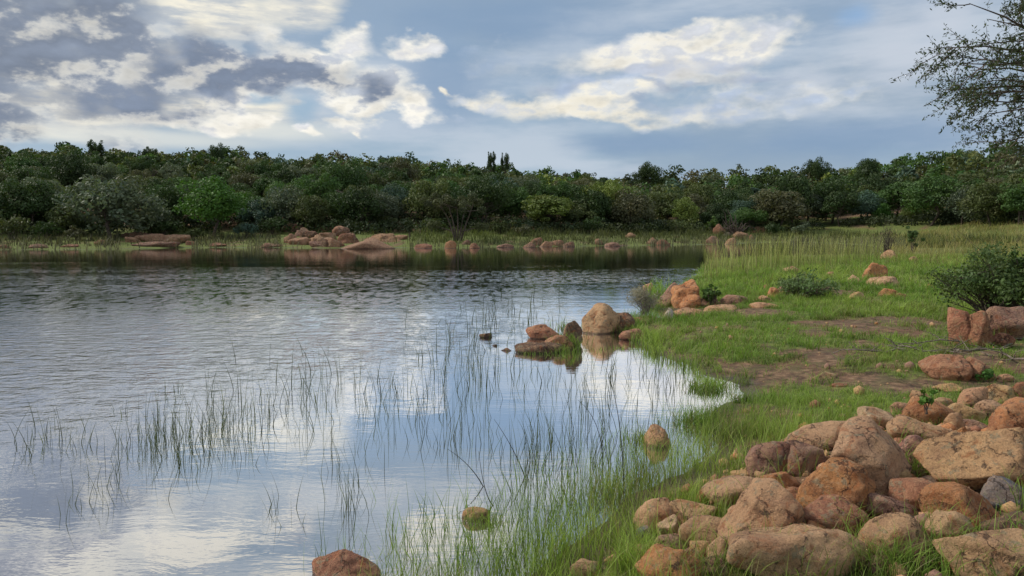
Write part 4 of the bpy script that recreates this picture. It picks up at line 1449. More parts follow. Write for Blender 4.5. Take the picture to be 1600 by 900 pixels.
bush(1556, 503, 190, 104, (0.110, 0.175, 0.052), 'leafy green shrub growing over the rusty boulders at the right', 31, n=9500, size=0.036, nl=110, shell=0.05, style='airy')
bush(1612, 505, 90, 128, (0.090, 0.155, 0.045), 'darker leafy shrub at the right edge behind the purple-brown boulder', 32, n=6000, size=0.036, nl=50, shell=0.05, style='airy')
bush(1262, 462, 118, 24, (0.135, 0.210, 0.075), 'low spreading green shrub among the meadow rocks', 33, n=2600, size=0.036, nl=60, shell=0.0, style='airy')
bush(1112, 478, 42, 32, (0.085, 0.160, 0.036), 'small dark leafy bush between the headland rocks', 34, n=2000, size=0.04, nl=26, shell=0.0, style='airy')
bush(1008, 487, 66, 46, lin(150, 146, 128), 'pale dry grey bush at the waterline of the headland', 35, n=2600, size=0.035, nl=44, woody=DEADWOOD, aspect=0.18, shell=0.1, tr=0.012)
bush(1384, 402, 36, 56, lin(88, 76, 70), 'leafless little dark tree behind the tan meadow rock', 36, n=500, size=0.05, nl=34, woody=BARK, shell=0.1, aspect=0.2)
bush(1426, 398, 24, 42, (0.095, 0.150, 0.045), 'small green sapling right of the leafless little tree', 37, n=1400, size=0.06, nl=14)
bush(639, 377, 12, 32, (0.05, 0.07, 0.03), 'narrow dark sapling on the far shore left of the lone tree', 38, n=700, size=0.12, nl=10)
bush(1112, 365, 26, 24, (0.085, 0.15, 0.03), 'bright little bush left of the fallen stump', 39, n=900, size=0.12, nl=14)
bush(1598, 352, 34, 90, (0.12, 0.22, 0.03), 'bright yellow-green sapling cut by the right edge', 40, n=2600, size=0.07, nl=24)
bush(1445, 700, 30, 34, (0.11, 0.22, 0.04), 'small broad-leaved weed on the long low tan boulder', 41, n=60, size=0.035, nl=8, cat='plant', name='weed', tr=0.004, lift=0.33)
bush(1538, 598, 30, 26, (0.10, 0.22, 0.04), 'small leafy weed in front of the cleft boulder', 42, n=260, size=0.025, nl=10, cat='plant', name='weed', tr=0.004)
bush(1460, 340, 50, 30, G_YEL, 'low yellow-green bush under the lush light green tree', 43, n=1500, size=0.14, nl=20)


for i_, (px_, row_, w_, h_, c_, lab_) in enumerate([
    (20, 374, 60, 34, G_OLIVE, 'olive bush on the bank at the left edge'), (75, 372, 50, 26, G_DARK, 'dark bush on the bank left of the grey-green tree'),
    (120, 376, 40, 18, G_BROWN, 'low brown bush by the water below the grey-green tree'), (255, 368, 50, 24, G_DARK, 'dark bush above the low pink ledge'),
    (300, 374, 30, 16, G_OLIVE, 'small olive bush at the left foot of the bright round tree'), (385, 371, 46, 22, G_BLUE, 'bluish bush at the right foot of the bright round tree'),
    (425, 366, 50, 26, G_DARK, 'dark bush left of the broken outcrop'), (497, 350, 44, 20, G_GREY, 'grey bush just above the broken outcrop'),
    (548, 360, 26, 12, G_OLIVE, 'little olive bush among the outcrop rocks'), (600, 356, 36, 18, G_OLIVE, 'olive bush above the right end of the ramp slab'),
    (672, 358, 30, 16, G_YEL, 'yellowish bush on the grassy slope left of the lone tree'), (780, 366, 40, 18, G_OLIVE, 'low olive bush on the slope right of the lone tree'),
    (815, 369, 30, 16, G_BROWN, 'small brown bush left of the peaked rocks'), (925, 366, 46, 20, G_DARK, 'dark low bush behind the lone pink rock'),
    (1060, 366, 44, 20, G_OLIVE, 'olive low bush left of the stump rocks'), (1205, 368, 40, 18, G_DARK, 'dark low bush right of the stump rocks'),
    (1250, 366, 34, 14, G_GREY, 'grey low bush at the end of the inlet')]):
    bush(px_, row_, w_, h_, c_, lab_, 600 + i_, n=900, size=0.13, nl=22, tr=0.02)


def stump():
    P, t = row_hit(1150, 372)
    z, _ = land([P[0]], [P[1]])
    rs = np.random.RandomState(9)
    A = Acc()
    for k in range(26):
        a = rs.uniform(0, 6.28)
        L = rs.uniform(0.7, 2.6)
        e = np.array([math.cos(a) * L * 0.8, math.sin(a) * L * 0.5, abs(rs.randn()) * 0.9 + 0.3])
        m_ = e * 0.5 + rs.randn(3) * 0.3
        V, Q = tube([(0, 0, 0.5), m_ + (0, 0, 0.5), e + (0, 0, 0.4 + rs.rand() * 0.8), e * 1.3 + rs.randn(3) * 0.3 + (0, 0, 0.7)], [0.16, 0.1, 0.05, 0.01], 5)
        A.add(V, Q)
    V, Q = tube([(-1.8, 0.2, 0.1), (-0.6, 0, 0.6), (0.5, 0, 0.9), (0.3, 0.1, 2.0)], [0.32, 0.38, 0.3, 0.1], 9)
    A.add(V, Q)
    link('tree_stump', A.mesh('tree_stump', BARK), loc=(P[0], P[1], z[0]), label='dark fallen tree stump with splayed roots on the far bank rocks', cat='stump')


stump()


def dead_branches():
    specs = [((1395, 548), (1600, 532), 'long grey dead branch lying below the upright rusty boulders'),
             ((1440, 560), (1585, 545), 'dead branch just in front of the long grey one'),
             ((1530, 556), (1612, 572), 'dead branch slanting to the right edge above the mud'),
             ((1380, 545), (1500, 556), 'thin dead branch reaching left over the turf'),
             ((1500, 548), (1580, 500), 'dead branch leaning up against the shrub'),
             ((1545, 545), (1600, 518), 'short dead branch leaning beside the purple-brown boulder'),
             ((1300, 556), (1420, 552), 'thin twig lying flat on the turf left of the dead branches')]
    rs = np.random.RandomState(77)
    for (a, b, lab) in specs:
        P, _ = row_hit(*a)
        Q_, _ = row_hit(*b)
        d = Q_ - P
        L = np.linalg.norm(d[:2])
        pts = [P + d * f + rs.randn(3) * 0.03 + (0, 0, 0.04 + 0.06 * rs.rand()) for f in np.linspace(0, 1, 7)]
        A = Acc()
        V, F = tube(pts, np.linspace(0.006, 0.022, 7), 6)
        A.add(V, F)
        for k in range(9):
            s0 = pts[rs.randint(1, 6)]
            e = s0 + np.array([rs.randn() * 0.25 - 0.15, rs.randn() * 0.25, abs(rs.randn()) * 0.10])
            V, F = tube([s0, (s0 + e) / 2 + rs.randn(3) * 0.03, e], [0.009, 0.006, 0.002], 4)
            A.add(V, F)
        link('dead_branch', A.mesh('dead_branch', DEADWOOD), label=lab, cat='branch', group='dead branches lying under the shrub')


dead_branches()


# thorn tree whose trunk stands to the right of the frame; its outer twigs hang into the picture
def thorn_tree():
    rs = np.random.RandomState(55)
    bx, by = 9.6, 9.4
    z, _ = land([bx], [by])
    o = link('thorn_tree', None, loc=(bx, by, z[0]), label='fine-leaved thorn tree whose twigs hang in from the top right corner', cat='tree')
    org = np.array([bx, by, z[0]])
    A = Acc()
    V, Q = tube([(0, 0, -0.2), (-0.1, 0, 0.9), (-0.3, 0.05, 1.9), (-0.4, 0, 2.7)], [0.26, 0.2, 0.17, 0.15], 12)
    A.add(V, Q)
    link('trunk', A.mesh('trunk', BARK), o)
    B = Acc()
    L_ = Acc()
    leaves = []

    def twig(p0, d, L, r, depth):
        n = 6
        pts = [p0]
        dd = d / np.linalg.norm(d)
        for k in range(n):
            dd = dd + rs.randn(3) * 0.16 + np.array([0, 0, -0.035])
            dd /= np.linalg.norm(dd)
            pts.append(pts[-1] + dd * L / n)
        pts = np.array(pts)
        V, Q = tube(pts, np.linspace(r, r * 0.3, n + 1), 5 if r > 0.01 else 3)
        B.add(V, Q)
        if depth == 0 or r < 0.012:
            m_ = int(L / 0.018)
            for q in range(m_):
                f = rs.uniform(0.15, 1.0) * n
                i = min(int(f), n - 1)
                leaves.append(pts[i] + (pts[i + 1] - pts[i]) * (f - i) + rs.randn(3) * 0.022)
        if depth > 0:
            for q in range(8 if depth > 1 else 6):
                f = rs.uniform(0.2, 1.0) * n
                i = min(int(f), n - 1)
                s0 = pts[i] + (pts[i + 1] - pts[i]) * (f - i)
                nd = (pts[min(i + 1, n)] - pts[i])
                nd = nd / np.linalg.norm(nd) + rs.randn(3) * 0.65
                twig(s0, nd, L * rs.uniform(0.28, 0.52), r * 0.45, depth - 1)

    # limbs: tips given by photo pixels at their own distance from the lens
    tips = [(1440, 70, 8.6), (1432, 142, 8.9), (1470, 10, 8.3), (1500, -60, 8.4), (1478, 110, 9.2), (1505, 182, 8.8), (1512, 225, 9.0), (1560, 225, 8.6),
            (1490, 160, 9.6), (1530, 60, 8.2), (1560, 130, 9.4), (1455, 90, 9.6), (1600, 180, 8.4), (1580, 30, 9.8), (1540, 200, 9.6), (1465, 100, 8.0),
            (1550, 10, 8.9), (1590, 90, 8.7), (1520, 120, 8.4), (1545, 160, 8.9), (1500, 30, 9.3), (1600, -30, 9.0), (1620, 130, 9.3), (1475, 148, 8.6), (1510, 75, 8.8)]
    fork = np.array([-0.4, 0, 2.7])
    for px, py, dist in tips:
        px += 42
        e = CAM + ray(px, py) * dist - org
        st = fork + rs.randn(3) * 0.05
        L = np.linalg.norm(e - st)
        m1 = st + (e - st) * 0.3 + np.array([0, 0, 0.55]) + rs.randn(3) * 0.12
        m2 = st + (e - st) * 0.65 + np.array([0, 0, 0.5]) + rs.randn(3) * 0.12
        pts = []
        for f in np.linspace(0, 1, 10):
            a = (1 - f) ** 3 * st + 3 * (1 - f) ** 2 * f * m1 + 3 * (1 - f) * f * f * m2 + f ** 3 * e
            pts.append(a + rs.randn(3) * 0.02)
        pts = np.array(pts)
        V, Q = tube(pts, np.linspace(0.05, 0.004, 10), 6)
        B.add(V, Q)
        for q in range(11):
            f = rs.uniform(0.45, 1.0) * 9
            i = min(int(f), 8)
            s0 = pts[i] + (pts[i + 1] - pts[i]) * (f - i)
            nd = (pts[i + 1] - pts[i]) / np.linalg.norm(pts[i + 1] - pts[i]) + rs.randn(3) * 0.55 + np.array([0, 0, -0.12])
            twig(s0, nd, rs.uniform(0.28, 0.62), 0.008, 1)
    # the rest of the crown, beyond the frame
    for q in range(26):
        a = rs.uniform(-1.9, 1.9)
        e = fork + np.array([math.cos(a) * rs.uniform(1, 3.6), math.sin(a) * rs.uniform(1, 3.6), rs.uniform(0.4, 2.6)])
        m_ = (fork + e) / 2 + (0, 0, 0.4)
        V, Q = tube([fork, m_, e], [0.06, 0.035, 0.01], 5)
        B.add(V, Q)
        for w in range(7):
            twig(m_ + (e - m_) * rs.rand(), rs.randn(3), 0.8, 0.01, 1)
    link('branch', B.mesh('branch', BARK), o)
    P = np.array(leaves)
    n = len(P)
    t = rs.randn(n, 3)
    t /= np.linalg.norm(t, axis=1)[:, None]
    b = np.cross(t, rs.randn(n, 3))
    b /= np.linalg.norm(b, axis=1)[:, None]
    s = rs.uniform(0.012, 0.030, n)
    t *= s[:, None]
    b *= (s * 0.36)[:, None]
    V = np.stack([P - t, P + b, P + t, P - b], 1).reshape(-1, 3)
    C_ = np.repeat(rs.uniform(0.6, 1.35, n), 4)[:, None] * np.ones(3)
    link('foliage', mesh_np('foliage', V, [np.arange(4 * n).reshape(-1, 4)], LEAF, False, col=C_), o, color=(0.050, 0.075, 0.024))
    print('thorn leaves', n)


thorn_tree()

# ------------------------------------------------------------------ grasses and reeds
def blades(x, y, z, h, w, lean, col, segs=3, rs=None, curve=1.0, tipcol=None):
    """one bent, tapering blade per entry; returns V, Q, T, C"""
    n = len(x)
    rs = rs or np.random.RandomState(1)
    a = rs.uniform(0, 2 * math.pi, n)
    la = rs.uniform(0, 2 * math.pi, n)
    sx, sy = np.cos(a), np.sin(a)
    lx, ly = np.cos(la), np.sin(la)
    Vs, Cs = [], []
    lean = lean * rs.uniform(0.2, 1.6, n)
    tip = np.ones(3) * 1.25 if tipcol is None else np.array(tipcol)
    for k in range(segs + 1):
        f = k / segs
        off = lean * h * f ** (1 + curve)
        zz = z + h * f * (1 - 0.25 * np.minimum(lean, 1.5) * f)
        ww = w * (1 - f ** 1.5) * 0.5
        cx, cy = x + lx * off, y + ly * off
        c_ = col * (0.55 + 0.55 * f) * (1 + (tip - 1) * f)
        if k == segs:
            Vs.append(np.stack([cx, cy, zz], -1)[:, None, :])
            Cs.append(c_[:, None, :])
        else:
            Vs.append(np.stack([np.stack([cx - sx * ww, cy - sy * ww, zz], -1), np.stack([cx + sx * ww, cy + sy * ww, zz], -1)], 1))
            Cs.append(np.repeat(c_[:, None, :], 2, 1))
    V = np.concatenate(Vs, 1)
    C = np.concatenate(Cs, 1)
    m_ = V.shape[1]
    b = np.arange(n)[:, None] * m_
    Q = [np.stack([b[:, 0] + 2 * k, b[:, 0] + 2 * k + 1, b[:, 0] + 2 * k + 3, b[:, 0] + 2 * k + 2], -1) for k in range(segs - 1)]
    T = np.stack([b[:, 0] + 2 * segs - 2, b[:, 0] + 2 * segs - 1, b[:, 0] + 2 * segs], -1)
    return V.reshape(-1, 3), np.concatenate(Q) if Q else np.zeros((0, 4), int), T, np.clip(C.reshape(-1, 3), 0, 1)


RK = np.array([(a, b, c_, d) for a, b, c_, d, e in rock_info])


def off_rocks(x, y, k=0.86):
    ok = np.ones(len(x), bool)
    for a, b, c_, d in RK:
        ok &= ((x - a) / (c_ * k)) ** 2 + ((y - b) / (d * k)) ** 2 > 1
    return ok


def clumped(rs, n, x0, x1, y0, y1, clump=0.12, per=14):
    m_ = n // per
    cx = rs.uniform(x0, x1, m_)
    cy = rs.uniform(y0, y1, m_)
    x = np.repeat(cx, per) + rs.randn(m_ * per) * clump
    y = np.repeat(cy, per) + rs.randn(m_ * per) * clump
    tid = np.repeat(rs.rand(m_), per)
    return x, y, tid


GREEN = np.array((0.158, 0.290, 0.044))
YGREEN = np.array((0.285, 0.390, 0.085))
STRAW = np.array((0.340, 0.300, 0.150))


def patchcol(rs, x, y, tid, base=GREEN, alt=YGREEN, dry=0.12):
    P3 = np.stack([x, y, x * 0], -1)
    f = np.clip(0.5 + 1.3 * fbm(P3 * 0.45 + 7, 3) + 0.5 * (tid - 0.5), 0, 1)[:, None]
    c_ = base * (1 - f) + alt * f
    pt = fbm(P3 * 1.7 + 31, 3)
    c_ = c_ * (1 - 0.32 * sstep(pt, 0.1, 0.5))[:, None]
    d = rs.rand(len(x)) < dry + 0.25 * sstep(pt, 0.25, 0.6)
    c_[d] = STRAW * 0.8
    return c_ * rs.uniform(0.7, 1.25, (len(x), 1)) * (0.8 + 0.4 * tid[:, None])


def lawn():
    rs = np.random.RandomState(101)
    A = Acc()
    # short turf, three distance bands
    for (x0, x1, y0, y1, n, hh, w, cl, per) in [(0.2, 9.5, 3.2, 12, 110000, 0.075, 0.006, 0.055, 16), (1.0, 17, 11, 24, 130000, 0.10, 0.011, 0.10, 14),
                                                (4, 40, 22, 48, 90000, 0.20, 0.022, 0.20, 12)]:
        x, y, tid = clumped(rs, n, x0, x1, y0, y1, cl, per)
        az = np.degrees(np.arctan2(x, y))
        k = (az < 38) & (az > -5)
        x, y, tid = x[k], y[k], tid[k]
        z, sd = land(x, y)
        g = grassy(x, y, sd)
        ok = (sd > -0.15) & (g * 1.15 > rs.rand(len(x)) ** 0.8) & off_rocks(x, y)
        x, y, z, sd, tid, g = x[ok], y[ok], z[ok], sd[ok], tid[ok], g[ok]
        h = hh * rs.uniform(0.5, 1.5, len(x)) * (0.6 + 0.9 * tid) * (0.5 + 0.6 * g)
        h *= 1 + 1.3 * sstep(sd, 1.2, 0.1) * (y < 24)
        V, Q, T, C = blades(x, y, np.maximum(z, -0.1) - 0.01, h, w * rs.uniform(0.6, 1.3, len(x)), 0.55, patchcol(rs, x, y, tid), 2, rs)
        A.add(V, Q, T, C)
    rt = np.random.RandomState(140)
    nt = 1500
    cx, cy = rt.uniform(0.8, 17, nt), rt.uniform(5.5, 34, nt)
    zc, sc = land(cx, cy)
    gc = grassy(cx, cy, sc)
    azc = np.degrees(np.arctan2(cx, cy))
    ok = (sc > 0.1) & (gc > 0.3) & (azc < 37) & off_rocks(cx, cy, 1.1)
    cx, cy, zc = cx[ok], cy[ok], zc[ok]
    per = 26
    rad = np.repeat(rt.uniform(0.03, 0.10, len(cx)), per)
    x, y, z = np.repeat(cx, per), np.repeat(cy, per), np.repeat(zc, per)
    tid = np.repeat(rt.rand(len(cx)), per)
    x = x + rt.randn(len(x)) * rad
    y = y + rt.randn(len(x)) * rad
    hh = rt.uniform(0.08, 0.24, len(x)) * (0.5 + 0.9 * tid) * (1 + 0.02 * y)
    V, Q, T, C = blades(x, y, z - 0.01, hh, (0.003 + 0.0006 * y) * rt.uniform(0.7, 1.3, len(x)), 0.8, patchcol(rt, x, y, tid, GREEN * 0.8, YGREEN, 0.12), 3, rt)
    A.add(V, Q, T, C)
    link('grass', A.mesh('grass', GRASSM, False), kind='stuff', label='bright green short turf on the right bank')


def near_grass():
    rs = np.random.RandomState(102)
    A = Acc()
    # long soft grass between water and rock pile, and along its foot
    x, y, tid = clumped(rs, 40000, -0.9, 5.2, 3.2, 9.0, 0.09, 18)
    z, sd = land(x, y)
    edge = sstep(sd, -0.75, 0.05) * sstep(sd, 1.7, 0.6)
    pile = np.exp(-(((x - 3.8) / 2.2) ** 2 + ((y - 5.6) / 2.0) ** 2))
    dens = edge * np.clip(0.62 + 1.1 * fbm(np.stack([x, y, x * 0], -1) * 1.3, 3), 0.05, 1) * (1 - sstep(pile, 0.45, 0.8))
    ok = (rs.rand(len(x)) < dens) & off_rocks(x, y, 0.92)
    x, y, z, sd, tid = x[ok], y[ok], z[ok], sd[ok], tid[ok]
    h = rs.uniform(0.10, 0.34, len(x)) * (0.6 + 0.8 * tid)
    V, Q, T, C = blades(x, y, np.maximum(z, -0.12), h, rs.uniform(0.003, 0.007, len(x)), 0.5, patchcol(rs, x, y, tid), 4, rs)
    A.add(V, Q, T, C)
    # tufts sprouting between the boulders
    spots = [(1225, 890, 14), (1290, 895, 30), (1345, 898, 30), (1300, 815, 12), (1330, 835, 22), (1340, 870, 10), (1375, 895, 40), (1440, 840, 10), (1450, 862, 24), (1465, 895, 30),
             (1500, 895, 18), (1580, 895, 30), (1592, 800, 14), (1440, 750, 30), (1425, 745, 20), (1500, 852, 20), (1415, 700, 8), (1200, 870, 14), (1180, 890, 18), (1150, 895, 20),
             (1100, 900, 14), (1060, 905, 18), (1250, 905, 30), (1410, 900, 30), (1540, 905, 20), (1600, 860, 16), (1480, 800, 12), (1130, 905, 20), (1385, 905, 30), (1560, 905, 26),
             (1240, 750, 8), (1390, 885, 18), (1010, 905, 40), (1010, 880, 30), (990, 890, 40)]
    for px, py, n in spots:
        P, _ = row_hit(px, py)
        n = n * 3
        xx = P[0] + rs.randn(n) * 0.07
        yy = P[1] + rs.randn(n) * 0.06
        zz, _ = land(xx, yy)
        tid = rs.rand(n)
        V, Q, T, C = blades(xx, yy, zz, rs.uniform(0.10, 0.30, n), rs.uniform(0.004, 0.008, n), 0.6, patchcol(rs, xx, yy, tid, GREEN * 1.15, YGREEN * 1.1), 5, rs)
        A.add(V, Q, T, C)
    # grass on the islet and round the mirrored boulder
    for px, py, n, hh in [(886, 545, 170, 0.24), (872, 550, 120, 0.16), (850, 550, 60, 0.12), (885, 520, 60, 0.25), (975, 512, 260, 0.28), (985, 520, 160, 0.2), (965, 515, 120, 0.3),
                          (830, 552, 40, 0.10), (1020, 690, 60, 0.12), (1000, 690, 60, 0.2), (770, 818, 60, 0.10), (760, 815, 40, 0.1), (968, 545, 30, 0.09), (940, 548, 20, 0.08),
                          (1105, 612, 200, 0.15), (1115, 600, 120, 0.12), (1130, 640, 40, 0.12), (1090, 660, 160, 0.2), (1100, 605, 120, 0.15)]:
        P = ground_pt(px, py)
        n *= 2
        sp_ = 0.0065 * P[1] + 0.03
        xx = P[0] + rs.randn(n) * sp_ * 1.4
        yy = P[1] + rs.randn(n) * sp_ * 1.2
        tid = rs.rand(n)
        V, Q, T, C = blades(xx, yy, np.full(n, -0.02) + 0.10 * (hh > 0.2) * rs.rand(n), hh * rs.uniform(0.5, 1.4, n), np.full(n, 0.0008 * P[1]), 0.6, patchcol(rs, xx, yy, tid), 3, rs)
        A.add(V, Q, T, C)
    link('long_grass', A.mesh('long_grass', GRASSM, False), kind='stuff', label='long soft green grass along the near waterline and between boulders')


def tall_grass():
    rs = np.random.RandomState(103)
    A = Acc()
    # pale tall grass of the meadow behind the headland
    x, y, tid = clumped(rs, 70000, 8, 75, 27, 100, 0.35, 10)
    az = np.degrees(np.arctan2(x, y))
    px_ = 800 + FPX * x / y
    z, sd = land(x, y)
    edge = np.interp(az, [10, 14.5, 17, 22, 27, 31, 36], [34, 33, 34, 35, 36, 33, 27])
    dens = sstep(y, edge - 3, edge + 6) * np.clip(0.75 + 0.8 * fbm(np.stack([x, y, x * 0], -1) * 0.25, 3), 0.15, 1)
    dens = np.where(sd > 26, dens * 0.3, dens)
    dens = dens * np.where((px_ < 1385) & (y > 33), 0.16, 1.0)
    ok = (sd > -0.9) & (rs.rand(len(x)) < dens) & (az < 37) & off_rocks(x, y) & (px_ > 1085)
    ok &= (px_ > 1385) | (sd > 0.1)
    x, y, z, sd, tid = x[ok], y[ok], z[ok], sd[ok], tid[ok]
    h = rs.uniform(0.35, 0.85, len(x)) * (0.6 + 0.7 * tid)
    h *= np.where(800 + FPX * x / y < 1385, 0.55, 1.0)
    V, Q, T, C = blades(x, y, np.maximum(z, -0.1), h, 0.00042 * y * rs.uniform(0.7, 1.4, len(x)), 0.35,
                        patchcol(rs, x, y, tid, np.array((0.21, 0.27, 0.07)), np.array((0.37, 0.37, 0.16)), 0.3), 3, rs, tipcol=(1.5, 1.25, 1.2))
    A.add(V, Q, T, C)
    # reedy tall stems at the water's edge of the meadow (photo columns 1105..1370)
    n = 1250
    t = rs.rand(n)
    pxx = 1100 + 280 * t
    rows = np.interp(pxx, [1100, 1180, 1260, 1330, 1380], [428, 424, 420, 415, 408]) + rs.randn(n) * 7
    d = FWD[None, :] + np.outer((pxx - 800) / FPX, [1, 0, 0]) + np.outer((450 - rows) / FPX, UPV)
    k = -CAM[2] / d[:, 2]
    Pw = CAM + d * k[:, None]
    zz, sdd = land(Pw[:, 0], Pw[:, 1])
    V, Q, T, C = blades(Pw[:, 0], Pw[:, 1], np.maximum(zz, -0.05), rs.uniform(0.7, 2.0, n), rs.uniform(0.013, 0.024, n), 0.2,
                        patchcol(rs, Pw[:, 0], Pw[:, 1], rs.rand(n), np.array((0.30, 0.38, 0.11)), np.array((0.46, 0.47, 0.22)), 0.2), 4, rs, tipcol=(1.3, 1.2, 1.1))
    A.add(V, Q, T, C)
    link('meadow_grass', A.mesh('meadow_grass', GRASSM, False), kind='stuff', label='tall pale grass of the meadow behind the headland')


def far_grass():
    rs = np.random.RandomState(104)
    x, y, tid = clumped(rs, 85000, -75, 50, 66, 112, 0.6, 12)
    z, sd = land(x, y)
    px_ = 800 + FPX * x / y
    lim = np.interp(px_, [-100, 400, 500, 640, 900, 1100, 1200, 1600], [11, 12, 10, 17, 17, 14, 24, 26])
    rocky = ((px_ > 440) & (px_ < 640)) | ((px_ > 190) & (px_ < 300))
    ok = (sd > -0.4) & (sd < lim) & (~rocky | (rs.rand(len(x)) < 0.14)) & (rs.rand(len(x)) < 0.25 + 0.75 * tid)
    x, y, z, sd, tid, px_ = x[ok], y[ok], z[ok], sd[ok], tid[ok], px_[ok]
    g = np.interp(px_, [0, 300, 420, 560, 620, 760, 900, 1600], [0, 0, 0.1, 0.3, 1, 0.9, 0.45, 0.8])[:, None]
    low = sstep(sd, 3.5, 1.0)[:, None]
    base = np.array((0.100, 0.098, 0.056)) * (1 - g) + np.array((0.125, 0.155, 0.048)) * g
    base = base * 0.82
    base = base * (1 - 0.6 * low) + np.array((0.20, 0.185, 0.135)) * 0.6 * low
    c_ = base * rs.uniform(0.6, 1.35, (len(x), 1)) * (0.75 + 0.5 * tid[:, None])
    h = rs.uniform(0.3, 1.15, len(x)) * (0.5 + 0.8 * tid)
    V, Q, T, C = blades(x, y, np.maximum(z, -0.1) - 0.03, h, rs.uniform(0.04, 0.10, len(x)), 0.4, c_, 2, rs)
    A = Acc()
    A.add(V, Q, T, C)
    link('bank_grass', A.mesh('bank_grass', GRASSM, False), kind='stuff', label='olive and pale grass along the far shore')


# emergent reeds: each stand a thing of its own
REEDC = np.array((0.050, 0.068, 0.026))  # silhouette against the bright water is put into this dark colour


def stand(px, row, spread, dspread, n, hpx, label, seed, col=REEDC, lean=0.28, w=0.0045, group='stands of thin reeds growing in the lake'):
    rs = np.random.RandomState(seed)
    n = int(n * (2.2 if col is REEDC else 0.85))
    hpx = hpx * (1.15 if col is REEDC else 1.0)
    pxx = px + rs.randn(n) * spread * (0.68 if col is REEDC else 0.5)
    rr = row + rs.randn(n) * dspread * (0.62 if col is REEDC else 0.5)
    V_, Q_, T_, C_ = [], [], [], []
    A = Acc()
    d = FWD[None, :] + np.outer((pxx - 800) / FPX, [1, 0, 0]) + np.outer((450 - rr) / FPX, UPV)
    P = CAM + d * (-CAM[2] / d[:, 2])[:, None]
    s = (P - CAM) @ FWD / FPX
    h = hpx * s * rs.uniform(0.35, 1.25, n)
    c_ = col * rs.uniform(0.6, 1.5, (n, 1))
    br = rs.rand(n) < 0.35
    c_[br] = c_[br] * np.array((1.6, 1.5, 0.9))
    V, Q, T, C = blades(P[:, 0], P[:, 1], np.full(n, -0.06), h + 0.06, np.maximum(w * 1.3, 0.0008 * P[:, 1]) * rs.uniform(0.7, 1.4, n), lean, c_, 5, rs, curve=0.6)
    A.add(V, Q, T, C)
    o = P.mean(0)
    V = np.concatenate(A.V) - np.array([o[0], o[1], 0])
    me = mesh_np('reeds', V, [np.concatenate(A.Q), np.concatenate(A.T)], GRASSM_OBJ, False, col=np.concatenate(A.C))
    link('reeds', me, loc=(o[0], o[1], 0), label=label, cat='reeds', group=group)


GRASSM_OBJ = GRASSM
stands = [
    (283, 692, 52, 36, 70, 52, 'densest dark reed stand, left of centre in the lake'),
    (228, 700, 28, 30, 26, 45, 'thin reeds just left of the densest stand'),
    (352, 676, 46, 46, 60, 52, 'tall reed stand just right of the densest one'),
    (92, 692, 64, 26, 26, 52, 'sparse reeds standing far left in the lake'),
    (168, 770, 24, 30, 11, 50, 'few bent reeds below the far left ones'),
    (112, 790, 36, 20, 8, 40, 'handful of broken reeds low at the left'),
    (422, 644, 18, 40, 8, 60, 'single file of reeds between the tall stand and the centre ones'),
    (480, 625, 60, 60, 44, 55, 'scattered reeds left of centre in open water'),
    (278, 612, 14, 14, 6, 24, 'tiny reed tuft farthest out at the left'),
    (185, 650, 14, 16, 5, 26, 'two or three short reeds above the thin left stand'),
    (592, 640, 66, 40, 30, 42, 'loose reeds in the middle of the lake'),
    (708, 612, 64, 64, 62, 50, 'upright reeds right of the middle of the lake'),
    (745, 560, 60, 40, 36, 36, 'fine reeds before the islet'),
    (845, 598, 70, 40, 30, 36, 'sparse reeds below the islet'),
    (940, 600, 80, 60, 44, 40, 'thin reeds in the bright reflection of the cloud'),
    (1040, 610, 60, 50, 40, 40, 'thin reeds between the bright reflection and the right bank'),
    (800, 500, 70, 24, 24, 26, 'faint reeds beyond the islet'),
    (745, 510, 40, 30, 14, 30, 'faint reeds farther out beyond the tiny flat rock'),
    (590, 700, 70, 26, 12, 36, 'short reeds below the loose middle ones'),
    (720, 690, 36, 30, 24, 46, 'small reed clump above the long leaning stems'),
    (540, 765, 22, 50, 14, 66, 'upright green reed tuft at lower centre'),
    (556, 800, 20, 20, 8, 70, 'second green reed tuft just below the lower centre one'),
    (440, 800, 40, 30, 6, 46, 'lonely thin reeds at lower left of centre'),
    (845, 715, 50, 46, 60, 60, 'thick green reeds right of the long leaning stems'),
    (960, 700, 70, 50, 60, 55, 'green reeds left of the round tan rock in the water'),
]
for i, s_ in enumerate(stands):
    stand(*s_, seed=300 + i, w=0.0036)
GCOL = np.array((0.12, 0.20, 0.04))
for i, s_ in enumerate([
    (640, 850, 90, 60, 120, 60, 'dark green reeds right of the red-brown boulder'),
    (730, 850, 90, 70, 210, 66, 'green reeds round the small wedge of brown rock'),
    (820, 830, 90, 80, 330, 66, 'dense bright reeds at the edge of the near turf'),
    (890, 790, 90, 70, 330, 62, 'bright reeds above the lone tan rock'),
    (980, 745, 80, 50, 240, 56, 'bright reeds along the bank below the round tan rock'),
    (520, 880, 60, 30, 34, 46, 'few reeds behind the red-brown boulder'),
    (830, 895, 110, 30, 260, 70, 'dense bright reeds along the bottom edge'),
    (700, 900, 90, 24, 90, 60, 'dark reeds along the bottom edge right of the red-brown boulder'),
]):
    stand(*s_, seed=400 + i, col=GCOL, w=0.0042, lean=0.35, group='stands of green reeds along the near shore')


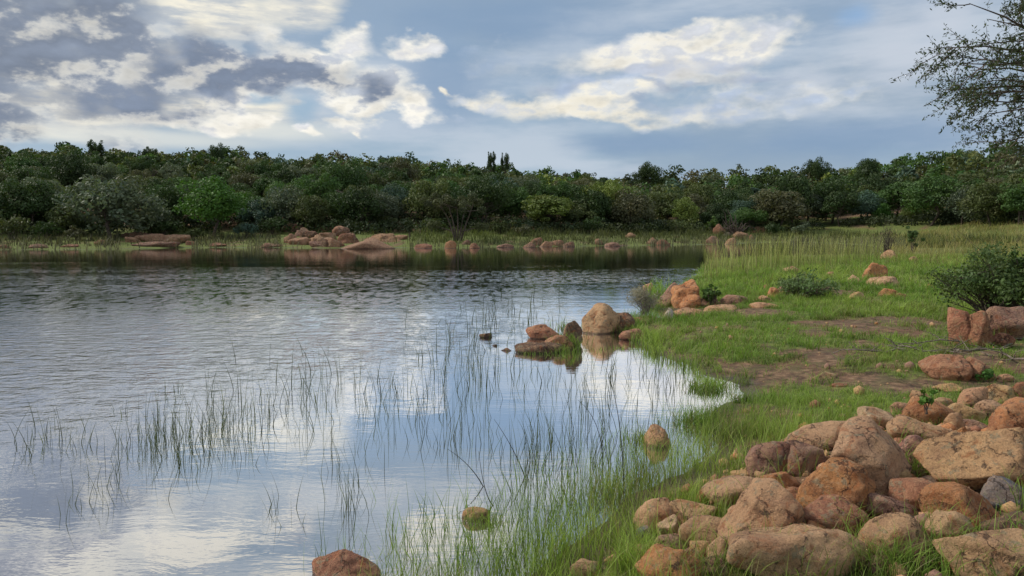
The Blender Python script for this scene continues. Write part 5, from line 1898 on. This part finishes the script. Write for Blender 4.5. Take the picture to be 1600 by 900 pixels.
# a few long bowed stems
for i, (a, m_, b, lab) in enumerate([((820, 745), (800, 700), (772, 655), 'long dark stem leaning left over the water, upper one'),
                                     ((755, 760), (732, 728), (700, 702), 'long dark stem leaning left over the water, lower one'),
                                     ((942, 725), (932, 665), (903, 625), 'bowed stem left of the round tan rock'),
                                     ((975, 770), (966, 650), (945, 572), 'longest bowed stem reaching up into the bright reflection'),
                                     ((770, 790), (757, 760), (748, 705), 'straight stem above the small wedge of brown rock')]):
    g = ground_pt(*a)
    dep = (g - CAM) @ FWD
    pts = [g - (0, 0, 0.1), g, CAM + ray(*m_) * dep, CAM + ray(*b) * dep]
    f = np.linspace(0, 1, 9)[:, None]
    p0, p1, p2 = np.array(pts[1]), 2 * np.array(pts[2]) - 0.5 * (np.array(pts[1]) + np.array(pts[3])), np.array(pts[3])
    cv = (1 - f) ** 2 * p0 + 2 * f * (1 - f) * p1 + f * f * p2
    cv = np.vstack([pts[0], cv])
    V, Q = tube(cv, np.linspace(0.0055, 0.0015, 10), 5)
    link('reed_stem', mesh_np('reed_stem', V, [Q], GRASSM, True, col=np.tile(np.array((0.045, 0.05, 0.03)), (len(V), 1))), label=lab, cat='stem',
         group='long bowed stems over the near water')


def litter():
    # dead stalks and twigs lying on the bare soil and between the stones
    rs = np.random.RandomState(150)
    n = 5200
    x, y = rs.uniform(0.8, 12, n), rs.uniform(4, 20, n)
    z, sd = land(x, y)
    g = grassy(x, y, sd)
    ok = (sd > 0.1) & (rs.rand(n) > g * 1.2) & (np.degrees(np.arctan2(x, y)) < 38)
    x, y, z = x[ok], y[ok], z[ok]
    n = len(x)
    A = Acc()
    a = rs.uniform(0, 6.28, n)
    L = rs.uniform(0.03, 0.16, n)
    for i in range(n):
        d = np.array([math.cos(a[i]), math.sin(a[i]), 0]) * L[i]
        p = np.array([x[i], y[i], z[i] + 0.006])
        V, Q = tube([p - d, p + rs.randn(3) * 0.006 + (0, 0, 0.004), p + d + (0, 0, rs.rand() * 0.012)], [0.0028, 0.0024, 0.001], 3)
        A.add(V, Q, C=np.array((0.23, 0.18, 0.12)) * rs.uniform(0.35, 1.4))
    link('litter', A.mesh('litter', GRASSM), kind='stuff', label='dry stalks and twig litter on the bare soil')


litter()
lawn()
near_grass()
tall_grass()
far_grass()
